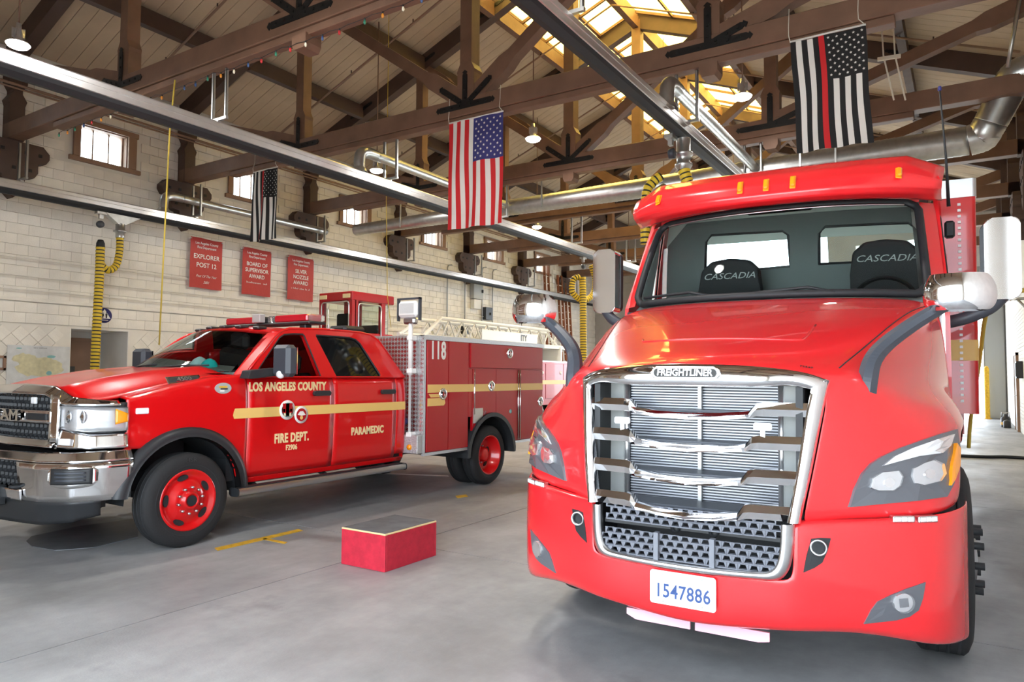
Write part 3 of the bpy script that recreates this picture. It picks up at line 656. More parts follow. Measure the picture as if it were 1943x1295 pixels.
# ---- banners on the block wall
WX = Vector((1, 0, 0))
def wtext(s, size, y, z, m, par, sx=1., x=None, **k):
    return text('lettering', s, size, m, par, frame(Vector((x if x is not None else XL+.112, y, z))-wo_(par), (0, 1, 0), (0, 0, 1), (1, 0, 0)), .001, sx, **k)
def small_print(par, y0, y1, z, h, x, m, seed):   # a line of print too small to read in the photograph
    rg = random.Random(seed); bm = bmesh.new(); y = y0
    while y < y1:
        w = rg.uniform(.45, .8)*h
        if rg.random() > .14:
            hh = h*rg.choice((.62, .62, .66, 1.0)); add_box(bm, (x, y, z-h/2), (x+.002, y+w*.3, z-h/2+hh)); add_box(bm, (x, y+w*.3, z-h/2+hh*.45), (x+.002, y+w*.75, z-h/2+hh*.62))
        y += w
    return tag(bm_obj('small_print', bm, m, par, off=wo_(par)), kind='stuff')
def banner(y0, y1, z0, z1, lines, label, fine=None):
    t = root('award_banner', label, 'banner', (XL+.1, (y0+y1)/2, z0), group='red award banners')
    n = 10; vs, fs = [], []
    for j in range(n+1):
        for i in range(n+1):
            u, v = i/n, j/n; vs.append((XL+.100+.006*math.sin(5*u+4*v+y0), y0+(y1-y0)*u, z0+(z1-z0)*v+.01*math.sin(6*u)))
    fs = [(j*(n+1)+i, j*(n+1)+i+1, (j+1)*(n+1)+i+1, (j+1)*(n+1)+i) for j in range(n) for i in range(n)]
    mesh('cloth', vs, fs, 'banner_red', t, True, True)
    for u in (.02, .98): tube('grommet', [(XL+.10, y0+(y1-y0)*u, z1-.03), (XL+.115, y0+(y1-y0)*u, z1-.03)], .015, 'satin', t, 8, True)
    for u in (.03, .97): box('wall_standoff', (XL+.008, y0+(y1-y0)*u-.02, z1-.05), (XL+.098, y0+(y1-y0)*u+.02, z1-.01), 'block_paint', t, 0, True)
    c = (y0+y1)/2; H = z1-z0
    if fine: small_print(t, y0+.13, y1-.13, z0+H*.27, .052, XL+.111, 'print_white', fine)
    for s, size, f, sx, kw in lines: wtext(s, size, c, z0+H*f, 'print_white', t, sx, **kw)
L2 = [('Los Angeles County', .085, .90, .88, {'bold': .001}), ('Fire Department', .085, .815, .88, {'bold': .001})]
banner(9.99, 10.85, 3.55, 4.75, L2+[('EXPLORER', .155, .63, .95, {'bold': .002}), ('POST 12', .155, .46, .95, {'bold': .002}), ('Post Of The Year', .085, .24, .9, {'shear': .4}), ('2001', .085, .12, .9, {'shear': .4})], 'red banner reading Explorer Post 12 on the block wall')
banner(11.43, 12.31, 3.53, 4.73, L2+[('BOARD OF', .14, .66, .92, {'bold': .002}), ('SUPERVISOR', .14, .53, .92, {'bold': .002}), ('AWARD', .14, .40, .92, {'bold': .002})], 'red banner reading Board of Supervisor Award, middle of three', 11)
banner(12.86, 13.76, 3.53, 4.73, L2+[('SILVER', .145, .66, .95, {'bold': .002}), ('NOZZLE', .145, .53, .95, {'bold': .002}), ('AWARD', .145, .40, .95, {'bold': .002})], 'red banner reading Silver Nozzle Award next to the tiller cab', 12)
# ---- restroom sign
sg = root('restroom_sign', 'round dark blue restroom sign with white triangle beside the hose', 'sign', (XL, 8.1, 2.57))
lathe('disc', [(XL+.008, .16), (XL+.016, .16), (XL+.018, 0)], 'sign_blue', sg, 'x', 32, (0, 8.1, 2.735), world=True)
prism('triangle', [(7.97, 2.67), (8.23, 2.67), (8.1, 2.875)], 'x', XL+.018, XL+.021, 'print_white', sg, world=True)
for dy, sk in ((-.035, 1), (.04, 0)):
    prism('figure', [(8.1+dy-.022, 2.72), (8.1+dy+.022, 2.72), (8.1+dy+.018, 2.775), (8.1+dy-.018, 2.775)] if sk else [(8.1+dy-.012, 2.685), (8.1+dy+.012, 2.685), (8.1+dy+.022, 2.775), (8.1+dy-.022, 2.775)], 'x', XL+.021, XL+.023, 'print_black', sg, world=True)
    lathe('figure_head', [(XL+.021, .012), (XL+.023, .012), (XL+.0235, 0)], 'print_black', sg, 'x', 12, (0, 8.1+dy, 2.79), world=True)
    box('figure_legs', (XL+.021, 8.1+dy-.012, 2.682), (XL+.023, 8.1+dy+.012, 2.72), 'print_black', sg, 0, True)
box('sign_bar', (XL+.018, 8.02, 2.63), (XL+.021, 8.18, 2.645), 'print_white', sg, 0, True)
# ---- wall map and framed picture
mp = root('wall_map', 'large pale district map pinned to the tiled wall', 'map', (XL, 6.87, 1.08))
box('sheet', (XL+.012, 6.3, 1.1), (XL+.02, 7.43, 2.04), 'map_paper', mp, 0, True)
random.seed(3)
def blob(nm, cy, cz, ry, rz, m, n=26, j=.16, x=.022):
    prism(nm, [(cy+ry*math.cos(2*math.pi*k/n)*(1+random.uniform(-j, j)), cz+rz*math.sin(2*math.pi*k/n)*(1+random.uniform(-j, j))) for k in range(n)], 'x', XL+.02, XL+x, m, mp, world=True)
blob('land_area', 6.9, 1.62, .42, .2, 'map_land'); blob('land_area', 6.6, 1.78, .2, .1, 'map_land', x=.0215); blob('lake', 7.08, 1.83, .08, .03, 'map_teal', 12, .1, .024); blob('lake', 7.05, 1.5, .05, .045, 'map_teal', 12, .1, .024); blob('lake', 6.5, 1.98, .05, .014, 'map_teal', 12, .1, .023)
small_print(mp, 6.76, 7.0, 2.0, .022, XL+.0205, 'print_black', 13)
pc = root('picture_frame', 'small brown framed picture at the left of the map', 'picture', (XL, 6.18, 1.5))
boxes('frame_moulding', [((XL+.01, 6.05, 1.55), (XL+.05, 6.28, 1.6)), ((XL+.01, 6.05, 1.78), (XL+.05, 6.28, 1.83)), ((XL+.01, 6.23, 1.55), (XL+.05, 6.28, 1.83)), ((XL+.01, 6.05, 1.55), (XL+.05, 6.1, 1.83))], 'brown_trim', pc, .006, True); box('picture_sheet', (XL+.01, 6.1, 1.6), (XL+.02, 6.23, 1.78), 'map_paper', pc, 0, True)
# ---- sprinkler pipes under the roof slopes, one to each bay
for i, y0 in enumerate(TY[:7]):
    y = y0+2.15; nm = ['first', 'second', 'third', 'fourth', 'fifth', 'sixth', 'seventh'][i]
    t = root('sprinkler_pipe', 'thin brown sprinkler pipe following both roof slopes, %s bay from the front' % nm, 'pipe', (RID, y, roofz(RID)-.47), group='sprinkler pipes under the roof')
    tube('pipe_run', [(x, y, roofz(x)-.47) for x in (XL+.3, RID, XR-.3)], .024, 'brown_trim', t, 8, True)
    for x in (-13.9, -12.2, -10.3, -4.2, -2.0, -.4):
        p = Vector((x, y, roofz(x)-.47)); tube('sprinkler_head', [p, p+Vector((0, 0, .10))], .014, 'brown_dark', t, 6, True)
    for x in (-13.33, -11.25, -9.18, -5.12, -3.05, -.97): tube('pipe_hanger', [(x, y, roofz(x)-.47), (x, y, roofz(x)-.425)], .012, 'iron_black', t, 5, True)

ws_ = root('wall_sign', 'long red sign with white blocks high on the far end wall', 'sign', (-4.4, YB-.06, 7.1)); box('sign_board', (-6.0, YB-.075, 7.1), (-2.9, YB-.041, 7.55), 'banner_red', ws_, 0, True)
for k, x in enumerate((-5.75, -5.3, -4.85, -4.4, -3.7, -3.3)): prism('sign_block', [(x-.14, 7.2), (x+.12, 7.2), (x+.16, 7.45), (x-.16, 7.45)], 'y', YB-.08, YB-.075, 'letter_cream', ws_, world=True)
# ================================================================== red rescue pickup with utility body
XC = -6.76
pk = root('rescue_pickup', 'red crew cab pickup with utility body marked 118', 'truck', (XC, 6.0, 0))
def PM(name, vs, fs, m, parent=None, smooth=True, mi=None): return mesh(name, vs, fs, m, parent or pk, smooth, True, mi)
def lerp(a, b, t): return a+(b-a)*t
def interp(tab, x):
    if x <= tab[0][0]: return tab[0][1]
    for (a, va), (b, vb) in zip(tab, tab[1:]):
        if x <= b: return va+(vb-va)*(x-a)/(b-a)
    return tab[-1][1]
def grid(name, f, nu, nv, m, parent, smooth=True, thick=0., flip=False):
    vs = [f(i/nu, j/nv) for j in range(nv+1) for i in range(nu+1)]
    fs = [(j*(nu+1)+i, j*(nu+1)+i+1, (j+1)*(nu+1)+i+1, (j+1)*(nu+1)+i) for j in range(nv) for i in range(nu)]
    if flip: fs = [q[::-1] for q in fs]
    o = mesh(name, vs, fs, m, parent, smooth, True)
    if thick:
        s = o.modifiers.new('thick', 'SOLIDIFY'); s.thickness = thick; s.offset = -1
    return o
UZ = [(.45, .955), (.52, .975), (.62, .995), (.85, 1.005), (1.1, 1.012), (1.3, 1.008), (1.40, .996), (1.46, .978), (1.50, .945), (1.525, .90)]
TP = [(2.9, .90), (3.05, .93), (3.25, .955), (3.6, .985), (4.0, 1.0), (7, 1.0)]
def su(y, z): return interp(UZ, z)*interp(TP, y)
AX1, AX2, WR = 3.76, 8.2, .405
def arch(y, cy, r, zc=.42, base=.5):
    d = abs(y-cy)
    return zc+math.sqrt(max(0, r*r-d*d)) if d < r else base
def ftop(y): return interp([(2.95, 1.26), (3.25, 1.315), (3.6, 1.40), (4.0, 1.475), (4.37, 1.50)], y)
def hedge(y): return interp([(2.95, .80), (3.2, .84), (3.6, .87), (4.37, .905)], y)
def panel(name, y0, y1, zb, zt, s, n=14, m='red_paint', par=None):
    return grid(name, lambda a, b: (XC+s*su(lerp(y0, y1, a), lerp(zb(lerp(y0, y1, a)), zt(lerp(y0, y1, a)), b)), lerp(y0, y1, a), lerp(zb(lerp(y0, y1, a)), zt(lerp(y0, y1, a)), b)), n, 14, m, par or pk, True, .02, s < 0)
for s in (1, -1):
    def fend(a, b):
        y = lerp(3.235, 4.362, a); zb = max(arch(y, AX1, .53, .42, .5), .5 if y > 3.5 else .88); zt = ftop(y)-.03
        if b <= .75: z = lerp(zb, zt, b/.75); return (XC+s*su(y, z), y, z)
        t = (b-.75)/.25; u0 = su(y, zt); u1 = hedge(y)+.012; k = math.sin(t*math.pi/2)
        return (XC+s*lerp(u0, u1, 1-math.cos(t*math.pi/2)), y, zt+.03*k)
    grid('front_fender', fend, 40, 20, 'red_paint', pk, True, .02, s < 0)
    fd = panel('front_door', 4.37, 5.455, lambda y: .52, lambda y: 1.46, s)
    rd = panel('rear_door', 5.463, 6.45, lambda y: .52, lambda y: 1.46, s)
    panel('cab_corner', 6.457, 6.62, lambda y: .56, lambda y: 1.46, s, 6)
    panel('rocker', 4.37, 6.6, lambda y: .47, lambda y: .515, s)
    for par, y in ((fd, 5.27), (rd, 6.29)):
        z = 1.305; x = XC+s*(su(y, z)+.005)
        h = prism('door_handle', rrect(y-.115, y+.115, z-.028, z+.026, .02), 'x', *sorted((x, x+s*.035)), 'black_plastic', par, world=True, bev=.006)
    # greenhouse with window openings
    gu = lambda z: .978-(z-1.46)*.40
    outer = [(4.33, 1.462), (4.40, 1.53), (4.62, 1.72), (4.80, 1.87), (4.90, 1.935), (5.02, 1.97), (5.5, 1.99), (6.05, 1.985), (6.22, 1.965), (6.33, 1.90), (6.48, 1.68), (6.62, 1.462)]
    w1 = [(4.43, 1.475), (4.50, 1.54), (4.72, 1.745), (4.86, 1.875), (4.93, 1.91), (5.05, 1.925), (5.185, 1.928), (5.205, 1.91), (5.285, 1.475)]
    w2 = [(5.50, 1.475), (5.355, 1.905), (5.365, 1.928), (5.86, 1.925), (5.955, 1.905), (6.01, 1.86), (6.20, 1.50), (6.19, 1.475)]
    from mathutils.geometry import tessellate_polygon
    allp = outer+w1+w2
    tri = tessellate_polygon([[Vector((p[0], p[1], 0)) for p in L] for L in (outer, w1, w2)])
    o = PM('window_surround', [(XC+s*gu(z), y, z) for y, z in allp], [tuple(t) for t in tri], 'red_paint', smooth=False)
    md = o.modifiers.new('thick', 'SOLIDIFY'); md.thickness = .05; md.offset = 0
    for nm, w, mm in (('front_side_glass', w1, 'tint_glass'), ('rear_side_glass', w2, 'dark_glass')):
        PM(nm, [(XC+s*(gu(z)+.006), y, z) for y, z in w], [tuple(range(len(w)))], mm, smooth=False)
        pts = [(XC+s*(gu(z)+.016), y, z) for y, z in w]; tube('window_seal', pts+[pts[0]], .010, 'rubber', pk, 6, True)
    tube('roof_drip_rail', [(XC+s*(gu(z)+.02), y, z+.01) for y, z in outer[1:-1]], .014, 'red_paint', pk, 8, True)
    # A pillar filling strip between windshield and side frame
    A = [(4.33, 1.462), (4.40, 1.53), (4.62, 1.72), (4.80, 1.87), (4.90, 1.935)]
    vs = [(XC+s*gu(z), y, z) for y, z in A]+[(XC+s*(gu(z)-.09), y-.07, z-.005) for y, z in A]
    PM('windshield_pillar', vs, [(i, i+1, 6+i, 5+i) for i in range(4)], 'red_paint')
# roof, windshield, cowl, hood
def roofp(a, b):
    u = lerp(-1, 1, a)*.79; y = lerp(4.86, 6.34, b)
    z = 1.965+.06*(1-(u/.79)**2) - .05*max(0, (.18-b)/.18)**2*(1+.2*(1-(u/.79)**2)) - .07*max(0, (b-.86)/.14)**2
    return (XC+u, y-.14*(1-(u/.79)**2)*(1-b)**3, z)
grid('roof_panel', roofp, 16, 20, 'red_paint', pk, True, .03)
def wsp(a, b):
    u = lerp(-1, 1, a); c = 1-u*u
    ub, ut = .875*u, .735*u
    y0, y1 = 4.27-.25*c, 4.87-.15*c; z0, z1 = 1.525+.01*c, 1.935+.05*c
    return (XC+lerp(ub, ut, b), lerp(y0, y1, b)+.03*math.sin(math.pi*b)*-1, lerp(z0, z1, b))
grid('windshield', wsp, 16, 8, 'tint_glass', pk)
grid('cowl_panel', lambda a, b: Vector(wsp(a, 0))+Vector((0, -.17*b+.03, -.022+.004*b)), 16, 3, 'black_plastic', pk)
for u0, u1 in ((-.72, -.02), (.02, .74)):
    p0, p1 = Vector(wsp((u0+1)/2, .02)), Vector(wsp((u1+1)/2, .10)); tube('wiper', [p0+Vector((0, -.03, .012)), (p0+p1)/2+Vector((0, -.03, .02)), p1+Vector((0, -.015, .012))], .009, 'rubber', pk, 6, True)
def hoodp(a, b):
    u = lerp(-1, 1, a); w = interp([(0, .80), (.2, .845), (.6, .88), (1, .905)], b)
    yf = 2.90+.12*abs(u)**3; y = lerp(yf, 4.14+.13*abs(u)**2-.10*(1-u*u), b)
    zc = interp([(0, 1.355), (.06, 1.395), (.25, 1.45), (.6, 1.52), (1, 1.565)], b)
    zs = ftop(y)+.003
    k = min(1, max(0, (1-abs(u))/.34)); k = k*k*(3-2*k)
    return (XC+u*hedge(y), y, lerp(zs, zc, k)+.012*math.exp(-((abs(u)-.62)/.10)**2))
hood = grid('hood', hoodp, 36, 18, 'red_paint', pk, True, .02)
# inner bodies that close the cab from below and behind
boxes('underbody', [((XC-.85, 3.0, .42), (XC+.85, 3.15, .85)), ((XC-.93, 4.3, .46), (XC+.93, 6.6, .60)), ((XC-.45, 2.9, .45), (XC+.45, 9.5, .62)), ((XC-.42, 3.15, .6), (XC+.42, 4.1, 1.2)), ((XC-.93, 4.2, .5), (XC+.93, 4.28, 1.45))], 'rubber', pk, world=True)
grid('cab_rear_panel', lambda a, b: (XC+lerp(-1, 1, a)*interp([(.5, .97), (1.46, .975), (1.96, .78)], lerp(.5, 1.96, b)), interp([(.5, 6.62), (1.46, 6.61), (1.7, 6.46), (1.96, 6.30)], lerp(.5, 1.96, b)), lerp(.5, 1.96, b)), 4, 10, 'red_paint', pk)
boxes('dashboard', [((XC-.86, 4.30, 1.05), (XC+.86, 4.62, 1.52))], 'interior', pk, .03, True)
for u in (-.45, .45):
    for y in (5.05, 6.0):
        boxes('front_seat' if y < 5.5 else 'rear_seat', [((XC+u-.27, y-.15, .6), (XC+u+.27, y+.4, .95)), ((XC+u-.26, y+.3, .9), (XC+u+.26, y+.46, 1.55)), ((XC+u-.13, y+.34, 1.56), (XC+u+.13, y+.44, 1.76))], 'seat', pk, .04, True)
st = lathe('steering_wheel', [(-.012, .18), (0, .192), (.012, .18), (0, .168), (-.012, .18)], 'seat', pk, 'y', 24, (XC+.45, 4.78, 1.35), world=True)
for k, (px_, py_, m) in enumerate(((408, 690, 'teal'), (376, 691, 'mask_pale'))):
    p = onx(px_, py_, XC+.35-.22*k); o = root('face_mask', ['bright teal cupped mask on the pickup dashboard', 'pale blue mask on the pickup dashboard'][k], 'mask', (p.x, 4.42+.05*k, 1.5205))
    lathe('cup', [(0, .085), (.03, .08), (.07, .055), (.095, .02), (.10, 0)], m, o, 'z', 18); tube('elastic', curve_pts([(-.08, 0, .01), (-.14, -.05, .008), (-.10, -.12, .008), (0, -.085, .01)], 5), .003, 'white_paint', o, 5)
# ---- front end
FX = [(-.972, 3.27), (-.945, 3.13), (-.89, 3.01), (-.79, 2.92), (-.62, 2.86), (0, 2.82), (.62, 2.86), (.79, 2.92), (.89, 3.01), (.945, 3.13), (.972, 3.27)]
def fy(u): return interp(FX, u)
def arcmap(tab, us):
    P = [us[0]]+[u for u, _ in tab if us[0] < u < us[1]]+[us[1]]; L = [0]
    for a, b in zip(P, P[1:]): L.append(L[-1]+math.hypot(b-a, interp(tab, b)-interp(tab, a)))
    T = [(l/L[-1], u) for l, u in zip(L, P)]
    return lambda t: interp(T, t)
def strip(name, us, z0, z1, off0, off1, m, n=24, par=None, yf=None):
    g = yf or fy; am = arcmap(BX if g is not fy else FX, us)
    ev = lambda q, a: q(a) if callable(q) else q
    def f(a, b):
        u = am(a); e = .004; d = Vector((min(u+e, 1.03)-(u-e), g(u+e)-g(u-e))); d.normalize(); off = lerp(ev(off0, a), ev(off1, a), b)
        return (XC+u+d.y*off, g(u)-d.x*off, lerp(ev(z0, a), ev(z1, a), b))
    return grid(name, f, n, 6, m, par or pk, True, .015, True)
BX = [(-1.03, 3.26), (-1.01, 3.05), (-.9, 2.85), (-.66, 2.72), (0, 2.66), (.66, 2.72), (.9, 2.85), (1.01, 3.05), (1.03, 3.26)]
strip('grille_back', (-.66, .66), .92, 1.33, -.05, -.06, 'rubber')
# honeycomb mesh of the grille, both fields
def honey(name, us, zs, cell, off, par, m='black_plastic', yf=None):
    bm = bmesh.new(); g = yf or fy; row = 0; z = zs[0]; hx = cell; hz = cell*.62
    def P(u, z): return Vector((XC+u, g(u)-off, z))
    while z < zs[1]:
        u = us[0]+(hx/2 if row % 2 else 0)
        while u < us[1]:
            q = [(-.5, -.18), (0, -.5), (.5, -.18), (.5, .18), (0, .5), (-.5, .18)]
            out = [P(u+a*hx*1.02, z+b*hz*2.05) for a, b in q]; inn = [P(u+a*hx*.72, z+b*hz*1.45)+Vector((0, .02, 0)) for a, b in q]
            A = [bm.verts.new(v) for v in out]; B = [bm.verts.new(v) for v in inn]
            for k in range(6): bm.faces.new((A[k], A[(k+1) % 6], B[(k+1) % 6], B[k]))
            u += hx
        z += hz*1.4; row += 1
    return tag(bm_obj(name, bm, m, par, False, wo_(par)), kind='stuff')
honey('grille_mesh', (-.60, .62), (.965, 1.32), .062, .015, pk)
strip('grille_bar', (-.62, .62), 1.10, 1.20, .03, .03, 'chrome')
strip('grille_bar_inset', (.30, .60), 1.125, 1.175, .048, .048, 'rubber', 8)
strip('grille_bar_inset', (-.60, -.34), 1.125, 1.175, .048, .048, 'rubber', 8)
text('ram_lettering', 'RAM', .115, 'chrome', pk, frame(Vector((XC+.02, 2.82-.058, 1.15))-wo_(pk), (1, 0, 0), (0, 0, 1), (0, -1, 0)), .012, 1.75, bold=.004, space=1.05)
CRL = [(0, 1.325), (.50, 1.32), (.60, 1.29), (.70, 1.245), (1, 1.24)]; CRU = [(0, 1.40), (.5, 1.385), (.62, 1.35), (.72, 1.30), (.85, 1.285), (.97, 1.265)]
am_ = arcmap(FX, (-.955, .955))
strip('grille_crown', (-.955, .955), lambda a: interp(CRL, abs(am_(a))), lambda a: interp(CRU, abs(am_(a))), lambda a: .022, lambda a: -.09+.05*abs(am_(a)), 'chrome', 80)
strip('grille_lower_surround', (-.64, .64), lambda a: .905, lambda a: .965, .045, .01, 'chrome', 30)
for s in (1, -1):
    u0, u1 = s*.60, s*.68
    strip('grille_side_surround', tuple(sorted((u0, u1))), .93, 1.33, .03, .02, 'chrome', 4)
    us = (.655, .966) if s > 0 else (-.966, -.655); R = (lambda a: a) if s > 0 else (lambda a: 1-a)
    strip('headlight_bezel', us, lambda a: .99+.03*R(a), lambda a: 1.265, -.015, -.015, 'rubber', 16)
    hl = strip('headlight_lens', us, lambda a: 1.085-.055*min(1, R(a)*2.2)+.05*max(0, R(a)-.8), lambda a: 1.245-.02*R(a), .012, .005, 'lens', 18)
    strip('headlight_reflector', us, lambda a: 1.04, lambda a: 1.235-.02*R(a), -.006, -.006, 'lamp_reflector', 18, hl)
    for uu in (.745, .835):
        lathe('projector', [(-.008, .058), (.004, .052), (-.002, .03), (-.012, 0)], 'chrome', hl, 'y', 20, (XC+s*uu, fy(uu)-.014, 1.155), world=True)
    strip('turn_signal', (.948, .9655) if s > 0 else (-.9655, -.948), lambda a: 1.09+.02*R(a), lambda a: 1.215-.04*R(a), .024, .022, 'amber', 4, hl)
    strip('lower_fascia', us, .90, lambda a: 1.06-.05*min(1, R(a)*2), .03, -.0, 'chrome', 16)
    strip('fascia_strobe', (.70, .79) if s > 0 else (-.79, -.70), .935, .985, .045, .045, 'reflect_white', 4)
    y = 3.36; z = 1.19
    box('fender_marker', *[tuple(map(f, (XC+s*su(y, z)-.006, y-.055, z-.025), (XC+s*su(y, z)+.012, y+.055, z+.025))) for f in (min, max)], 'reflect_white', pk, .006, True)
    box('grille_strobe', (XC+s*.36-.035, 2.80, 1.25), (XC+s*.36+.035, 2.825, 1.305), 'reflect_white', pk, .006, True)
# bumper
def by(u): return interp(BX, u)
strip('bumper_top', (-1.03, 1.03), .80, lambda a: .885-.02*(1-abs(2*a-1)**2), .0, -.05, 'chrome', 48, yf=by)
for s in (1, -1):
    us = (.40, 1.03) if s > 0 else (-1.03, -.40)
    strip('bumper_corner', us, lambda a: .50, .80, -.03, .0, 'chrome', 24, yf=by)
    f0 = (.76, .99) if s > 0 else (-.99, -.76)
    fb = strip('fog_surround', f0, lambda a: .66-.05*math.sin(math.pi*a)**.35, lambda a: .74+.05*math.sin(math.pi*a)**.35, .022, .018, 'chrome', 10, yf=by)
    strip('fog_blank', (.79, .972) if s > 0 else (-.972, -.79), .642, .762, .036, .036, 'black_plastic', 10, fb, by)
    for k in range(3): strip('fog_rib', (.82, .95) if s > 0 else (-.95, -.82), .668+.028*k, .682+.028*k, .046, .046, 'grey_plastic', 8, fb, by)
    tube('tow_hook', curve_pts([(XC+s*.36, 2.72, .60), (XC+s*.36, 2.665, .60), (XC+s*.40, 2.66, .60), (XC+s*.41, 2.72, .60)], 4), .014, 'rubber', pk, 8, True)
honey('bumper_mesh', (-.40, .42), (.63, .80), .062, -.03, pk, yf=by)
strip('bumper_intake', (-.42, .42), .57, .80, -.09, -.09, 'rubber', 10, yf=by)
strip('bumper_lower_lip', (-.46, .46), .50, .585, -.01, .0, 'chrome', 20, yf=by)
strip('air_dam', (-1.0, 1.0), lambda a: .30+.08*abs(2*a-1)**3, .505, -.09, -.03, 'black_plastic', 40, yf=by)
boxes('winch_plate', [((XC-.25, 2.64, .44), (XC+.22, 2.70, .60))], 'black_plastic', pk, .01, True)
# fender flares
for s in (1, -1):
    n = 30; inner = [(AX1-.53*math.cos(math.radians(a)), .42+.53*math.sin(math.radians(a))) for a in [lerp(7, 182, k/n) for k in range(n+1)]]
    outr = []
    for k in range(n+1):
        t = k/n; a = math.radians(lerp(7, 182, t)); rr = .615+.03*max(0, 1-t/.22)
        outr.append((AX1-rr*math.cos(a), .42+.615*math.sin(a)))
    poly = inner+outr[::-1]; vs, fs = [], []
    N = n+1
    for off, pts in ((1.045, inner), (1.06, [(lerp(i[0], o[0], .35), lerp(i[1], o[1], .35)) for i, o in zip(inner, outr)]), (1.03, outr), (.97, outr)):
        vs += [(XC+s*off*interp(TP, y)**.4, y, z) for y, z in pts]
    vs += [(XC+s*.80, y, z) for y, z in inner]
    for r_ in range(3): fs += [(r_*N+k, r_*N+k+1, (r_+1)*N+k+1, (r_+1)*N+k) for k in range(N-1)]
    fs += [(k, k+1, 4*N+k+1, 4*N+k) for k in range(N-1)]
    PM('fender_flare', vs, fs, 'black_plastic')
    # wheel housing
    vs = [(XC+s*x, AX1-.525*math.cos(math.radians(a)), .42+.525*math.sin(math.radians(a))) for x in (.5, .96) for a in [lerp(0, 180, k/16) for k in range(17)]]
    PM('wheel_housing', vs, [(k, k+1, 18+k, 17+k) for k in range(16)], 'rubber')
# ---- wheels
def tyre(par, c, s, R=.405, wd=.225, rim=.262, m='tyre'):
    pr = [(-wd/2+.012, rim), (-wd/2, rim+.03), (-wd/2+.004, R-.06), (-wd/2+.02, R-.02), (-wd/2+.045, R), (wd/2-.045, R), (wd/2-.02, R-.02), (wd/2-.004, R-.06), (wd/2, rim+.03), (wd/2-.012, rim)]
    t = lathe('tyre', pr, m, par, 'x', 56, c, world=True)
    for k in (-.05, 0, .05): lathe('tread_groove', [(k-.006, R-.004), (k-.006, R+.0015), (k+.006, R+.0015), (k+.006, R-.004)], 'rubber', t, 'x', 56, c, world=True)
    lathe('bead_line', [(s*(wd/2-.002), rim+.036), (s*(wd/2+.002), rim+.04), (s*(wd/2-.002), rim+.046)], 'rubber', t, 'x', 56, c, world=True)
    return t
def fwheel(s):
    w = pk; c = (XC+s*.94, AX1, WR); X = lambda a: s*a
    tyre(w, c, s)
    rim = lathe('rim', [(X(.09), .268), (X(.108), .262), (X(.105), .245), (X(.075), .225), (X(.07), .17), (X(.105), .135), (X(.112), .10), (X(.11), .072), (X(.15), .07), (X(.155), .055), (X(.13), .05), (X(.128), 0)], 'red_paint', w, 'x', 48, c, world=True)
    for k in range(10):
        a = 2*math.pi*k/10+.2; tube('lug_nut', [(c[0]+X(.108), c[1]+.112*math.cos(a), c[2]+.112*math.sin(a)), (c[0]+X(.142), c[1]+.112*math.cos(a), c[2]+.112*math.sin(a))], .0115, 'satin', rim, 6, True)
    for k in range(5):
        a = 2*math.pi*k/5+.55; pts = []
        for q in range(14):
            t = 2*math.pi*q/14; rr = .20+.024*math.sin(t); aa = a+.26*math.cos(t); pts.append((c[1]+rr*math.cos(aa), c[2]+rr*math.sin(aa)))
        prism('hand_hole_shade', pts, 'x', *sorted((c[0]+X(.06), c[0]+X(.0835))), 'rubber', rim, world=True)  # solid dark oval on the rim stands in for the shaded hole
    lathe('hub_bore', [(X(.151), .046), (X(.1515), 0)], 'rubber', rim, 'x', 20, c, world=True)
def rwheel(s):
    c0 = (XC+s*.80, AX2, WR); c = (XC+s*1.075, AX2, WR); X = lambda a: s*a
    tyre(pk, c0, s); tyre(pk, c, s)
    rim = lathe('rim', [(X(.105), .27), (X(.108), .262), (X(.09), .25), (X(-.03), .235), (X(-.05), .20), (X(-.06), .13), (X(-.06), .10), (X(.02), .095), (X(.03), .06), (X(.03), 0)], 'red_paint', pk, 'x', 48, c, world=True)
    for k in range(10):
        a = 2*math.pi*k/10+.2; tube('lug_nut', [(c[0]+X(-.058), c[1]+.115*math.cos(a), c[2]+.115*math.sin(a)), (c[0]+X(-.02), c[1]+.115*math.cos(a), c[2]+.115*math.sin(a))], .0115, 'satin', rim, 6, True)
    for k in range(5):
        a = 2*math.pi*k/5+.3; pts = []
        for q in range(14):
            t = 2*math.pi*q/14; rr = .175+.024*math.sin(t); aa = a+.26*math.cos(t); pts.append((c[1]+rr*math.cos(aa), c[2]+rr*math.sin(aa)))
        prism('hand_hole_shade', pts, 'x', *sorted((c[0]+X(-.075), c[0]+X(-.043))), 'rubber', rim, world=True)  # dark oval plug again in place of a shaded hole
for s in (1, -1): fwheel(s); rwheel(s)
mat('tyre_text', (.04, .04, .042), .6)
text('tyre_lettering', 'HSR', .05, 'tyre_text', pk, frame(Vector((XC+.94+.113, AX1+.01, WR+.345))-wo_(pk), (0, 1, 0), (0, 0, 1), (1, 0, 0)), .001, 1.2)
for y in (AX1, AX2): tube('axle', [(XC-.8, y, WR), (XC+.8, y, WR)], .06, 'rubber', pk, 10, True)
